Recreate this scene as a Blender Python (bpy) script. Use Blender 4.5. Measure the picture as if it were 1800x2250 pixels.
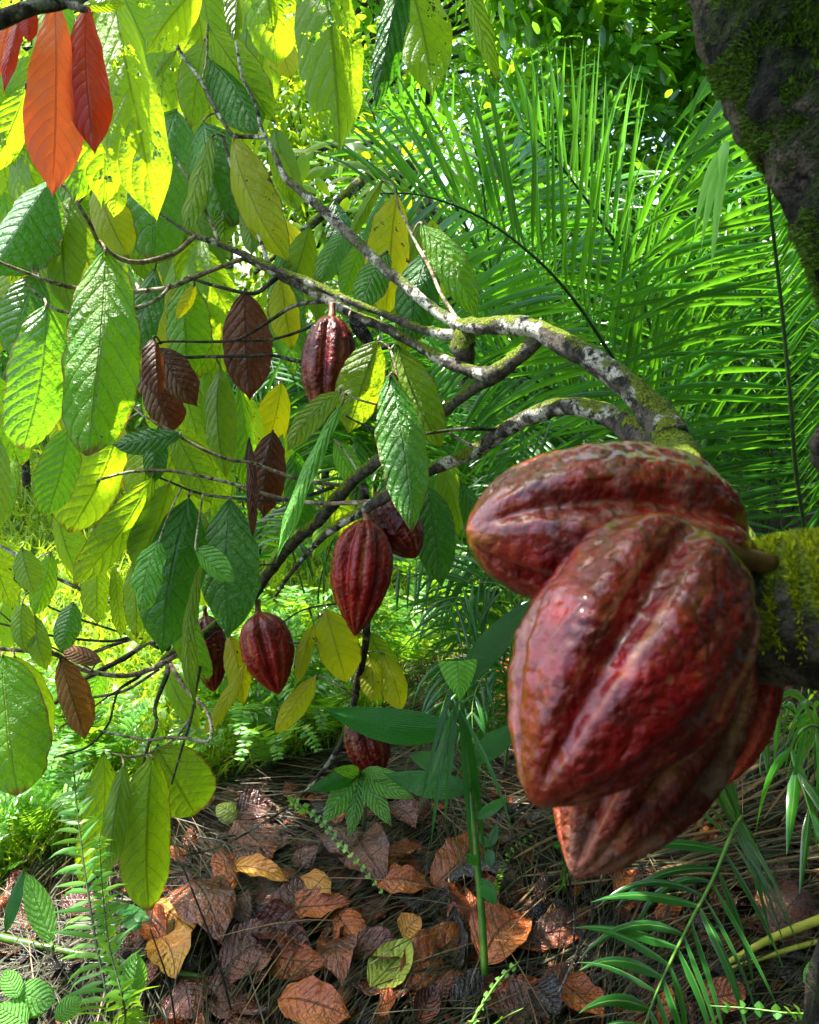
import bpy, math, random
from mathutils import Vector, Matrix, noise
R = math.radians
random.seed(7)
rnd = random.random
def uni(a, b): return a + (b - a) * rnd()
for o in list(bpy.data.objects): bpy.data.objects.remove(o)
scene = bpy.context.scene
col = scene.collection

# ------------------------------------------------------------------ camera, sky, sun, exposure
PITCH = R(15); FPX = 1732.0; CAMZ = 1.4
FW = Vector((0, math.cos(PITCH), -math.sin(PITCH)))
UP = Vector((0, math.sin(PITCH), math.cos(PITCH)))
RT = Vector((1, 0, 0))
CAM = Vector((0, 0, CAMZ))
cd = bpy.data.cameras.new('camera'); cam = bpy.data.objects.new('camera', cd); col.objects.link(cam)
cam.location = CAM; cam.rotation_euler = (R(90) - PITCH, 0, 0)
cd.sensor_fit = 'VERTICAL'; cd.sensor_height = 24.0; cd.lens = 24.0 * FPX / 2250.0
cd.clip_start = 0.02; cd.clip_end = 300
cd.dof.use_dof = True; cd.dof.focus_distance = 1.5; cd.dof.aperture_fstop = 9.0
scene.camera = cam
SUN = Vector((-0.42, 0.20, 0.88)).normalized()
w = bpy.data.worlds.new('World'); scene.world = w; w.use_nodes = True
nt = w.node_tree; sky = nt.nodes.new('ShaderNodeTexSky'); sky.sky_type = 'NISHITA'; sky.sun_disc = False
sky.sun_elevation = math.asin(SUN.z); sky.sun_rotation = math.atan2(SUN.x, SUN.y)
sky.air_density = 1.0; sky.dust_density = 3.0
bg = nt.nodes['Background']; nt.links.new(sky.outputs[0], bg.inputs[0]); bg.inputs[1].default_value = 0.15
ld = bpy.data.lights.new('sun', 'SUN'); ld.energy = 5.0; ld.angle = R(0.6); ld.color = (1, 0.95, 0.86)
lo = bpy.data.objects.new('sun', ld); col.objects.link(lo); lo.location = SUN * 20
lo.rotation_euler = SUN.to_track_quat('Z', 'Y').to_euler()
scene.view_settings.view_transform = 'Standard'; scene.view_settings.look = 'None'
scene.view_settings.exposure = 2.2; scene.view_settings.gamma = 1
scene.render.engine = 'CYCLES'
scene.cycles.max_bounces = 6; scene.cycles.transmission_bounces = 5; scene.cycles.transparent_max_bounces = 12
scene.cycles.diffuse_bounces = 2; scene.cycles.glossy_bounces = 3

def P(px, py, d):
    return CAM + FW * d + RT * ((px - 900) / FPX * d) + UP * ((1125 - py) / FPX * d)
def G(px, py, z=0.0):
    r = FW + RT * ((px - 900) / FPX) + UP * ((1125 - py) / FPX)
    return CAM + r * ((z - CAMZ) / r.z)
def gz(x, y):      # the lie of the land
    return 0.0 if y < 3.2 else min(0.05 * (y - 3.2) ** 1.3, 1.6)

# ------------------------------------------------------------------ node helpers
class NB:
    def __init__(s, name):
        s.m = bpy.data.materials.new(name); s.m.use_nodes = True; s.t = s.m.node_tree; s.t.nodes.clear()
    def n(s, ty, **kw):
        x = s.t.nodes.new(ty)
        for k, v in kw.items():
            if k.startswith('i_'):
                x.inputs[k[2:].replace('_', ' ')].default_value = v
            else: setattr(x, k, v)
        return x
    def l(s, a, b): s.t.links.new(a, b)
    def math(s, op, a, b=None, c=None):
        x = s.t.nodes.new('ShaderNodeMath'); x.operation = op
        for i, v in enumerate((a, b, c)):
            if v is None: continue
            if isinstance(v, (int, float)): x.inputs[i].default_value = v
            else: s.l(v, x.inputs[i])
        return x.outputs[0]
    def step(s, v, a, b, inv=False):
        x = s.t.nodes.new('ShaderNodeMapRange'); x.interpolation_type = 'SMOOTHSTEP'
        s.l(v, x.inputs[0]); x.inputs[1].default_value = a; x.inputs[2].default_value = b
        x.inputs[3].default_value = 1 if inv else 0; x.inputs[4].default_value = 0 if inv else 1
        return x.outputs[0]
    def mix(s, f, a, b, mode='MIX'):
        x = s.t.nodes.new('ShaderNodeMixRGB'); x.blend_type = mode
        for i, v in enumerate((f, a, b)):
            if isinstance(v, (int, float)): x.inputs[i].default_value = v
            elif isinstance(v, tuple): x.inputs[i].default_value = (*v[:3], 1)
            else: s.l(v, x.inputs[i])
        return x.outputs[0]
    def noise(s, vec, scale, detail=4, rough=0.6):
        x = s.n('ShaderNodeTexNoise'); x.inputs['Scale'].default_value = scale
        x.inputs['Detail'].default_value = detail; x.inputs['Roughness'].default_value = rough
        if vec is not None: s.l(vec, x.inputs['Vector'])
        return x.outputs['Fac']
    def out(s, sh):
        o = s.n('ShaderNodeOutputMaterial'); s.l(sh, o.inputs[0]); return s.m
    def bump(s, h, st, dist=0.01):
        x = s.n('ShaderNodeBump'); x.inputs['Strength'].default_value = st; x.inputs['Distance'].default_value = dist
        s.l(h, x.inputs['Height']); return x.outputs[0]
    def bsdf(s, colr, rough=0.5, spec=0.5, normal=None, coat=0):
        x = s.n('ShaderNodeBsdfPrincipled')
        if isinstance(colr, tuple): x.inputs['Base Color'].default_value = (*colr[:3], 1)
        else: s.l(colr, x.inputs['Base Color'])
        if isinstance(rough, (int, float)): x.inputs['Roughness'].default_value = rough
        else: s.l(rough, x.inputs['Roughness'])
        x.inputs['Specular IOR Level'].default_value = spec
        x.inputs['Coat Weight'].default_value = coat; x.inputs['Coat Roughness'].default_value = 0.12
        if normal is not None: s.l(normal, x.inputs['Normal'])
        return x.outputs[0]

def leaf_mat(name, c, tc, c2=None, rough=0.4, trans=0.5, spec=0.5, vein=None, N=9.0, k=2.2, vw=0.06,
             holes=0.0, spots=0.0, edge=None, bump=0.5, par=False, vstr=0.8, ribs=0.55):
    """thin leaf: gloss and diffuse on top, light let through; veins, blotches, insect holes"""
    b = NB(name)
    uv = b.n('ShaderNodeUVMap'); sp = b.n('ShaderNodeSeparateXYZ'); b.l(uv.outputs[0], sp.inputs[0])
    u, v = sp.outputs[0], sp.outputs[1]
    at = b.n('ShaderNodeAttribute', attribute_name='rnd'); rn = at.outputs['Fac']
    tc_ = b.n('ShaderNodeTexCoord'); obj = tc_.outputs['Object']
    av = b.math('ABSOLUTE', b.math('SUBTRACT', b.math('MULTIPLY', v, 2.0), 1.0))
    big = b.noise(obj, 14, 3)
    if par: ph = b.math('MULTIPLY', v, 16.0)
    else:
        ph = b.math('ADD', b.math('SUBTRACT', b.math('MULTIPLY', u, N), b.math('MULTIPLY', b.math('POWER', av, 1.35), k)), b.math('MULTIPLY', big, 0.5))
        ph = b.math('ADD', ph, b.math('MULTIPLY', b.math('GREATER_THAN', v, 0.5), 0.37))
    fr = b.math('FRACT', ph)
    dist = b.math('MINIMUM', fr, b.math('SUBTRACT', 1.0, fr))
    side = b.step(dist, vw * 0.3, vw, inv=True)
    # fine net between the side veins
    net = b.math('ABSOLUTE', b.math('SINE', b.math('ADD', b.math('MULTIPLY', av, 34.0), b.math('MULTIPLY', b.noise(obj, 60, 2), 5.0))))
    netm = b.math('MULTIPLY', b.step(net, 0.0, 0.25, inv=True), 0.28)
    mid = b.step(av, 0.02, 0.055, inv=True)
    vm = b.math('MAXIMUM', b.math('MAXIMUM', b.math('MULTIPLY', side, 0.75), mid), netm)
    vm = b.math('MULTIPLY', vm, vstr)
    c2 = c2 or tuple(min(1, x * 1.6) for x in c)
    blot = b.step(b.noise(obj, 9, 5, 0.65), 0.42, 0.66)
    base = b.mix(blot, c, c2)
    base = b.mix(b.math('MULTIPLY', rn, 0.55), base, tuple(x * 0.45 for x in c))
    tb = b.mix(b.math('MULTIPLY', rn, 0.5), tc, (tc[0] * 0.45, tc[1] * 0.62, tc[2] * 0.5))
    tb = b.mix(b.math('MULTIPLY', blot, 0.4), tb, (min(1, tc[0] * 1.25), tc[1], tc[2] * 0.6))
    if vein: base = b.mix(vm, base, vein)
    tb = b.mix(b.math('MULTIPLY', vm, 0.7), tb, tuple(x * 0.35 for x in tc))
    hn = b.noise(obj, 55, 3, 0.7)
    hm = b.noise(obj, 7, 2)
    if edge:
        em = b.step(b.math('ADD', b.math('MAXIMUM', av, u), b.math('MULTIPLY', b.math('SUBTRACT', hn, 0.5), 0.22)), 0.93, 0.99)
        base = b.mix(em, base, edge); tb = b.mix(em, tb, edge)
    if spots:
        sm = b.math('MULTIPLY', b.step(hn, 0.76 - spots * 0.12, 0.80 - spots * 0.12), b.step(hm, 0.5, 0.56))
        base = b.mix(sm, base, (0.10, 0.03, 0.01)); tb = b.mix(sm, tb, (0.10, 0.03, 0.01))
    sm_ = b.noise(obj, 260, 3, 0.7)
    hgt = b.math('ADD', b.math('MULTIPLY', b.math('POWER', b.math('ABSOLUTE', b.math('SINE', b.math('MULTIPLY', ph, math.pi))), 0.5), ribs), b.math('MULTIPLY', b.noise(obj, 75, 4, 0.65), 1.5))
    hgt = b.math('SUBTRACT', hgt, b.math('MULTIPLY', mid, 0.8))
    nrm = b.bump(hgt, min(1, bump * 1.1), 0.0065)
    p = b.bsdf(base, rough, spec, nrm)
    tr = b.n('ShaderNodeBsdfTranslucent'); b.l(tb, tr.inputs[0]); b.l(nrm, tr.inputs[1])
    mx = b.n('ShaderNodeMixShader'); mx.inputs[0].default_value = trans; b.l(p, mx.inputs[1]); b.l(tr.outputs[0], mx.inputs[2])
    sh = mx.outputs[0]
    if holes:
        a = b.math('MULTIPLY', b.step(hn, 0.57, 0.575), b.step(hm, 0.60 - holes * 0.14, 0.605 - holes * 0.14))
        a = b.math('MULTIPLY', a, b.math('SUBTRACT', 1.0, side))
        tp = b.n('ShaderNodeBsdfTransparent'); m2 = b.n('ShaderNodeMixShader')
        b.l(a, m2.inputs[0]); b.l(sh, m2.inputs[1]); b.l(tp.outputs[0], m2.inputs[2]); sh = m2.outputs[0]
    return b.out(sh)

def simple_leaf(name, c, tc, rough=0.4, trans=0.4, c2=None, spec=0.5):
    b = NB(name)
    at = b.n('ShaderNodeAttribute', attribute_name='rnd'); rn = at.outputs['Fac']
    c2 = c2 or tuple(x * 0.4 for x in c)
    base = b.mix(rn, c, c2); tb = b.mix(rn, tc, tuple(x * 0.45 for x in tc))
    uv = b.n('ShaderNodeUVMap'); sp = b.n('ShaderNodeSeparateXYZ'); b.l(uv.outputs[0], sp.inputs[0])
    av = b.math('ABSOLUTE', b.math('SUBTRACT', b.math('MULTIPLY', sp.outputs[1], 2.0), 1.0))
    mid = b.step(av, 0.05, 0.14, inv=True)
    base = b.mix(b.math('MULTIPLY', mid, 0.5), base, (0.25, 0.45, 0.12))
    p = b.bsdf(base, rough, spec)
    tr = b.n('ShaderNodeBsdfTranslucent'); b.l(tb, tr.inputs[0])
    mx = b.n('ShaderNodeMixShader'); mx.inputs[0].default_value = trans; b.l(p, mx.inputs[1]); b.l(tr.outputs[0], mx.inputs[2])
    return b.out(mx.outputs[0])

M = {}
V = (0.012, 0.05, 0.004)
M['yg'] = leaf_mat('leaf_yellow_green', (0.15, 0.29, 0.010), (0.44, 0.66, 0.012), c2=(0.26, 0.38, 0.012), rough=0.34, trans=0.58, vein=(0.10, 0.20, 0.01), spots=0.7, vw=0.05, edge=(0.24, 0.16, 0.01), bump=.95)
M['ygh'] = leaf_mat('leaf_yellow_green_eaten', (0.13, 0.28, 0.012), (0.46, 0.68, 0.015), rough=0.42, trans=0.6, vein=(0.08, 0.16, 0.01), spots=1.0, holes=1.0, vw=0.05)
M['yellow'] = leaf_mat('leaf_yellow', (0.38, 0.42, 0.008), (0.80, 0.74, 0.008), c2=(0.45, 0.40, 0.01), rough=0.45, trans=0.62, vein=(0.20, 0.24, 0.01), spots=0.9, edge=(0.25, 0.14, 0.01), vw=0.04)
M['mid'] = leaf_mat('leaf_mid_green', (0.07, 0.27, 0.01), (0.36, 0.70, 0.01), c2=(0.16, 0.34, 0.012), rough=0.34, trans=0.5, vein=(0.20, 0.34, 0.02), spots=0.6, edge=(0.22, 0.16, 0.02), bump=0.9)
M['gloss'] = leaf_mat('leaf_glossy_green', (0.05, 0.24, 0.018), (0.24, 0.56, 0.015), c2=(0.10, 0.31, 0.02), rough=0.26, trans=0.36, spec=0.8, vein=(0.14, 0.36, 0.06), N=11, vw=0.045, bump=1.5, edge=(0.20, 0.20, 0.02))
M['dark'] = leaf_mat('leaf_dark_green', (0.025, 0.13, 0.010), (0.10, 0.36, 0.010), c2=(0.05, 0.18, 0.012), rough=0.3, trans=0.38, spec=0.6, vein=(0.03, 0.13, 0.02), bump=0.9)
M['olive'] = leaf_mat('leaf_olive', (0.10, 0.20, 0.01), (0.30, 0.46, 0.012), rough=0.4, trans=0.5, vein=(0.04, 0.09, 0.01), vw=0.045)
M['brown'] = leaf_mat('leaf_dry_brown', (0.075, 0.020, 0.006), (0.32, 0.055, 0.008), c2=(0.13, 0.038, 0.008), rough=0.5, trans=0.28, vein=(0.04, 0.012, 0.006), spots=1.0, bump=1.2)
M['tan'] = leaf_mat('leaf_dry_tan', (0.20, 0.075, 0.018), (0.45, 0.16, 0.02), c2=(0.28, 0.11, 0.02), rough=0.5, trans=0.3, vein=(0.09, 0.03, 0.01), bump=1.2)
M['red'] = leaf_mat('leaf_young_red', (0.62, 0.085, 0.03), (1.0, 0.16, 0.04), c2=(0.80, 0.26, 0.13), rough=0.4, trans=0.60, vein=(0.32, 0.03, 0.01), vw=0.035, N=12, bump=0.3)  # paler blotch tone stands in for sunlight on the red leaves
M['dred'] = leaf_mat('leaf_deep_red', (0.30, 0.020, 0.005), (0.60, 0.040, 0.005), rough=0.4, trans=0.5, vein=(0.10, 0.010, 0.005), N=12, vw=0.035, bump=0.3)
M['broad'] = leaf_mat('blade_green', (0.012, 0.12, 0.015), (0.06, 0.34, 0.012), c2=(0.025, 0.16, 0.015), rough=0.28, trans=0.35, spec=0.6, vein=(0.05, 0.25, 0.04), par=True, bump=0.5, vstr=0.5)
M['light'] = leaf_mat('leaf_pale_green', (0.12, 0.38, 0.05), (0.30, 0.68, 0.04), rough=0.35, trans=0.45, vein=(0.22, 0.45, 0.10), bump=1.0)
def litter_mat(name, c, c2, rough, vein):
    return leaf_mat(name, c, tuple(min(1, x * 1.5) for x in c), c2=c2, rough=rough - .08, trans=0.06, spec=0.75, vein=vein, N=8, vw=0.04, bump=1.0, spots=0.9, ribs=.28)
M['l_brown'] = litter_mat('litter_leaf_brown', (0.07, 0.012, 0.002), (0.19, 0.038, 0.004), 0.30, (0.05, 0.014, 0.006))
M['l_rust'] = litter_mat('litter_leaf_rust', (0.30, 0.055, 0.003), (0.48, 0.13, 0.005), 0.35, (0.09, 0.022, 0.006))
M['l_mauve'] = litter_mat('litter_leaf_grey_brown', (0.085, 0.024, 0.015), (0.15, 0.045, 0.028), 0.25, (0.06, 0.025, 0.02))
M['l_orange'] = litter_mat('litter_leaf_orange', (0.50, 0.19, 0.008), (0.58, 0.29, 0.01), 0.4, (0.18, 0.07, 0.01))
M['l_dark'] = litter_mat('litter_leaf_black', (0.012, 0.008, 0.010), (0.05, 0.030, 0.026), 0.25, (0.012, 0.008, 0.01))
M['l_green'] = litter_mat('litter_leaf_yellow_green', (0.42, 0.50, 0.04), (0.42, 0.50, 0.05), 0.4, (0.16, 0.26, 0.02))
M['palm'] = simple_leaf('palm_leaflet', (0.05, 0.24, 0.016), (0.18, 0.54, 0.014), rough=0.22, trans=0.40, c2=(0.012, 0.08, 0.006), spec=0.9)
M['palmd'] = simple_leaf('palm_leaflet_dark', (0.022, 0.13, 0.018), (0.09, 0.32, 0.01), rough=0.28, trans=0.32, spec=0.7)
M['fern'] = simple_leaf('fern_leaflet', (0.14, 0.34, 0.025), (0.36, 0.66, 0.025), rough=0.4, trans=0.5, c2=(0.04, 0.22, 0.03))
M['fernp'] = simple_leaf('fern_leaflet_pale', (0.38, 0.66, 0.18), (0.5, 0.9, 0.2), rough=0.4, trans=0.45, c2=(0.22, 0.5, 0.1))
M['bush'] = simple_leaf('bush_leaf', (0.10, 0.30, 0.015), (0.40, 0.78, 0.02), rough=0.22, trans=0.55, c2=(0.02, 0.10, 0.012), spec=1.0)
M['bushy'] = simple_leaf('bush_leaf_yellow', (0.24, 0.40, 0.015), (0.60, 0.80, 0.02), rough=0.4, trans=0.55, c2=(0.08, 0.24, 0.012))
M['bushd'] = simple_leaf('bush_leaf_dark', (0.07, 0.27, 0.03), (0.24, 0.62, 0.03), rough=0.26, trans=0.4, c2=(0.012, 0.07, 0.01), spec=0.9)
M['grass'] = simple_leaf('grass_blade', (0.32, 0.46, 0.02), (0.66, 0.82, 0.03), rough=0.4, trans=0.5, c2=(0.10, 0.30, 0.03))
M['straw'] = simple_leaf('dry_straw', (0.022, 0.011, 0.005), (0.2, 0.1, 0.03), rough=0.5, trans=0.1, c2=(0.018, 0.010, 0.007), spec=0.4)
b = NB('straw_tan')  # (a plain dry blade colour)
M['strawt'] = simple_leaf('dry_straw_tan', (0.16, 0.082, 0.03), (0.3, 0.15, 0.05), rough=0.5, trans=0.15, c2=(0.14, 0.07, 0.03))

M['bushk'] = simple_leaf('shade_bush_leaf', (0.02, 0.08, 0.012), (0.05, 0.2, 0.02), rough=0.4, trans=0.3, c2=(0.01, 0.03, 0.008))
def bark_mat(name, dark, mid, pale, moss, moss_lo, moss_hi, lich=0.5, scale=1.0, bumpd=0.006):
    b = NB(name)
    ob = b.n('ShaderNodeTexCoord').outputs['Object']
    ge = b.n('ShaderNodeNewGeometry'); sp = b.n('ShaderNodeSeparateXYZ'); b.l(ge.outputs['Normal'], sp.inputs[0])
    nz = sp.outputs[2]
    n1 = b.noise(ob, 70 * scale, 6, 0.7); n2 = b.noise(ob, 14 * scale, 4, 0.6); n3 = b.noise(ob, 300 * scale, 3, 0.7); n4 = b.noise(ob, 22 * scale, 3)
    c = b.mix(b.step(n1, 0.38, 0.62), dark, mid)
    lm = b.math('MULTIPLY', b.step(n2, 0.56 - lich * 0.14, 0.60 - lich * 0.1), b.step(n1, 0.40, 0.52))
    c = b.mix(lm, c, pale)
    c = b.mix(b.math('MULTIPLY', b.step(n3, 0.52, 0.6), 0.6), c, dark)
    mm = b.step(b.math('ADD', b.math('ADD', b.math('MULTIPLY', nz, 0.22), n4), b.math('MULTIPLY', b.math('SUBTRACT', n3, 0.5), 0.35)), moss_lo, moss_hi)
    mc = b.mix(b.step(n3, 0.35, 0.62), tuple(x * 0.25 for x in moss), moss)
    c = b.mix(mm, c, mc)
    h = b.math('ADD', b.math('ADD', n1, b.math('MULTIPLY', n3, 0.5)), b.math('MULTIPLY', b.math('MULTIPLY', mm, n3), 1.2))
    return b.out(b.bsdf(c, 0.85, 0.25, b.bump(h, 1.0, bumpd)))
M['bark'] = bark_mat('bark_grey_mossy', (0.016, 0.014, 0.011), (0.11, 0.095, 0.075), (0.46, 0.44, 0.37), (0.22, 0.28, 0.012), 0.58, 0.66, 0.4)
M['barkm'] = bark_mat('bark_moss_covered', (0.02, 0.018, 0.012), (0.10, 0.09, 0.07), (0.12, 0.11, 0.08), (0.20, 0.27, 0.01), 0.50, 0.60, 0.0)
M['barkd'] = bark_mat('bark_dark', (0.010, 0.008, 0.007), (0.075, 0.058, 0.044), (0.26, 0.24, 0.19), (0.06, 0.10, 0.01), 0.64, 0.74, 0.1)
M['barkl'] = bark_mat('bark_lichen_pale', (0.03, 0.026, 0.02), (0.19, 0.17, 0.13), (0.58, 0.57, 0.48), (0.18, 0.24, 0.03), 0.66, 0.76, 0.9)
M['twig'] = bark_mat('twig_tan', (0.07, 0.05, 0.028), (0.34, 0.27, 0.17), (0.52, 0.47, 0.35), (0.2, 0.3, 0.03), 0.85, 0.95, 0.3)
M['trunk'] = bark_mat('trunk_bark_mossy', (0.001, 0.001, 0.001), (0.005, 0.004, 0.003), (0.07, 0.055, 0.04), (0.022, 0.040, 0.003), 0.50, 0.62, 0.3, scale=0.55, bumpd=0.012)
def plain(name, c, c2, rough=0.6, sc=40):
    b = NB(name); ob = b.n('ShaderNodeTexCoord').outputs['Object']
    n = b.noise(ob, sc, 4); return b.out(b.bsdf(b.mix(b.step(n, 0.35, 0.65), c, c2), rough, 0.4, b.bump(n, 0.4, 0.002)))
M['stem'] = plain('green_stem', (0.03, 0.10, 0.008), (0.07, 0.15, 0.01), 0.35)
M['rachis'] = plain('dark_midrib', (0.014, 0.035, 0.010), (0.035, 0.07, 0.015), 0.4)
M['rachg'] = plain('green_midrib', (0.06, 0.16, 0.02), (0.10, 0.22, 0.03), 0.4)
M['stalk'] = plain('pod_stalk_brown', (0.10, 0.035, 0.015), (0.20, 0.09, 0.03), 0.5)
M['cane'] = plain('yellow_cane', (0.28, 0.30, 0.03), (0.42, 0.38, 0.05), 0.45)
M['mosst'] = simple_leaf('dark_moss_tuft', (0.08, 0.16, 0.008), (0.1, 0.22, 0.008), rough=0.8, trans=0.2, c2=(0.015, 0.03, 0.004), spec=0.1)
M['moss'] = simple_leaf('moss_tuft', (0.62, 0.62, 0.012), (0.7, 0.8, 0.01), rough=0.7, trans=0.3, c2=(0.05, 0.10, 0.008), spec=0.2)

def pod_mat(name, c, c2, c3, rough=0.33, bloom=0.0, warm=(0.15, 0.02, 0.002), wet=0.5, bd=.0042):
    b = NB(name)
    ob = b.n('ShaderNodeTexCoord').outputs['Object']
    rg = b.n('ShaderNodeAttribute', attribute_name='ridge').outputs['Fac']
    tt = b.n('ShaderNodeAttribute', attribute_name='along').outputs['Fac']
    n1 = b.noise(ob, 24, 5, 0.65); n2 = b.noise(ob, 110, 5, 0.65); n3 = b.noise(ob, 9, 3)
    n5 = b.noise(ob, 420, 3, 0.6)
    cc = b.mix(b.step(n1, 0.35, 0.62), c, c2)
    cc = b.mix(b.math('MULTIPLY', b.step(n3, 0.46, 0.64), 0.8), cc, c3)
    cc = b.mix(b.math('MULTIPLY', b.step(n2, 0.55, 0.75), 0.5), cc, tuple(x * 0.35 for x in c))
    # rubbed tan crests of the ribs and an orange tip
    cr = b.math('MULTIPLY', b.math('MULTIPLY', b.step(rg, 0.45, 0.6), b.step(rg, 0.62, 0.80, inv=True)), b.step(n1, 0.42, 0.58))
    cc = b.mix(b.math('MULTIPLY', cr, 0.35), cc, (0.42, 0.17, 0.07))
    cc = b.mix(b.math('MULTIPLY', b.step(tt, 0.84, 1.0), 0.6), cc, warm)
    # scattered lichen specks
    ve = b.n('ShaderNodeTexVoronoi'); ve.inputs['Scale'].default_value = 28; b.l(ob, ve.inputs['Vector'])
    vs = b.math('ADD', ve.outputs['Distance'], b.math('MULTIPLY', b.math('SUBTRACT', n2, 0.5), 0.18))
    cc = b.mix(b.math('MULTIPLY', b.step(vs, 0.05, 0.10, inv=True), 0.45), cc, (0.30, 0.10, 0.03))
    ro = rough
    if bloom:
        ge = b.n('ShaderNodeNewGeometry')
        bm = b.math('MULTIPLY', b.step(b.math('ADD', b.noise(ob, 16, 4, 0.7), b.math('MULTIPLY', n2, 0.25)), 0.62, 0.74), bloom)
        cc = b.mix(bm, cc, (0.42, 0.33, 0.27))
        ro = b.math('ADD', rough, b.math('MULTIPLY', bm, 0.35))
    n6 = b.noise(ob, 60, 2, 0.5)
    n7 = b.noise(ob, 170, 2, 0.5)
    h = b.math('ADD', b.math('ADD', b.math('MULTIPLY', n2, 0.7), b.math('MULTIPLY', n5, 0.12)), b.math('ADD', b.math('MULTIPLY', b.math('ABSOLUTE', b.math('SUBTRACT', n6, 0.5)), 2.4), b.math('MULTIPLY', n7, 0.5)))
    pore = b.step(b.noise(ob, 330, 1, .4), .70, .76); cc = b.mix(b.math('MULTIPLY', pore, .6), cc, (0.02, 0.002, 0.002))
    return b.out(b.bsdf(cc, ro, 0.22, b.bump(h, 1.0, bd), coat=wet))
M['podA'] = pod_mat('husk_red_weathered', (0.08, 0.0002, 0.0005), (0.22, 0.0005, 0.0005), (0.27, 0.006, 0.0005), bloom=0.14, wet=0.9, rough=.30)
M['podB'] = pod_mat('husk_crimson', (0.075, 0.0002, 0.0015), (0.20, 0.0003, 0.002), (0.045, 0.0002, 0.003), bloom=0.0, wet=0.6, rough=0.22)
M['podC'] = pod_mat('husk_brown_red', (0.05, 0.002, 0.001), (0.11, 0.010, 0.004), (0.16, 0.03, 0.012), bloom=0.15, wet=0.0, rough=0.45)
M['podD'] = pod_mat('husk_orange_red', (0.28, 0.018, 0.008), (0.36, 0.03, 0.010), (0.28, 0.015, 0.010), wet=0.2)
M['podS'] = pod_mat('husk_dark_red', (0.06, 0.0003, 0.001), (0.12, 0.0005, 0.001), (0.035, 0.0003, 0.001), wet=0.2, bd=.0028, rough=0.30)
M['podR'] = pod_mat('husk_bright_red', (0.13, 0.0005, 0.001), (0.23, 0.001, 0.001), (0.09, 0.0005, 0.001), wet=0.2, bd=.0028, rough=0.30)

# ------------------------------------------------------------------ mesh building
class MB:
    def __init__(s): s.v = []; s.f = []; s.uv = []; s.r = []; s.m = []; s.ridge = None; s.along = None
    def face(s, idx, uvs=None, r=0.0, m=0):
        s.f.append(idx); s.uv.extend(uvs if uvs else [(0.5, 0.5)] * len(idx)); s.r.append(r); s.m.append(m)
    def build(s, name, mats, parent=None, origin=None, smooth=True):
        base = root_loc(parent) if parent else (origin if origin is not None else (sum(s.v, Vector()) / max(1, len(s.v))))
        me = bpy.data.meshes.new(name)
        me.from_pydata([tuple(p - base) for p in s.v], [], s.f)
        ul = me.uv_layers.new(name='UVMap'); ul.data.foreach_set('uv', [c for q in s.uv for c in q])
        at = me.attributes.new('rnd', 'FLOAT', 'FACE'); at.data.foreach_set('value', s.r)
        if s.ridge:
            a = me.attributes.new('ridge', 'FLOAT', 'POINT'); a.data.foreach_set('value', s.ridge)
            a = me.attributes.new('along', 'FLOAT', 'POINT'); a.data.foreach_set('value', s.along)
        me.polygons.foreach_set('material_index', s.m)
        if smooth: me.polygons.foreach_set('use_smooth', [True] * len(s.f))
        for m in (mats if isinstance(mats, (list, tuple)) else [mats]): me.materials.append(M[m] if isinstance(m, str) else m)
        me.update()
        o = bpy.data.objects.new(name, me); col.objects.link(o)
        if parent: o.parent = parent
        else: o.location = base
        return o
def root_loc(o):
    while o.parent: o = o.parent
    return o.location.copy()
def tag(o, label=None, cat=None, group=None, kind=None):
    if label: o['label'] = label
    if cat: o['category'] = cat
    if group: o['group'] = group
    if kind: o['kind'] = kind
    return o
def thing(name, label, cat, loc, group=None):
    o = bpy.data.objects.new(name, None); col.objects.link(o); o.location = loc; o.empty_display_size = 0.05
    return tag(o, label, cat, group)
def cat(pts, n):
    """Catmull-Rom through a list of Vectors, n samples a span"""
    if len(pts) < 3:
        a, b_ = pts[0], pts[-1]; k = n + 1
        return [a.lerp(b_, i / (k - 1)) for i in range(k)]
    q = [pts[0] * 2 - pts[1]] + list(pts) + [pts[-1] * 2 - pts[-2]]; out = []
    for i in range(1, len(q) - 2):
        p0, p1, p2, p3 = q[i - 1], q[i], q[i + 1], q[i + 2]
        for j in range(n):
            t = j / n
            out.append(0.5 * ((2 * p1) + (p2 - p0) * t + (2 * p0 - 5 * p1 + 4 * p2 - p3) * t * t + (3 * p1 - p0 - 3 * p2 + p3) * t ** 3))
    out.append(pts[-1]); return out
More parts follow.
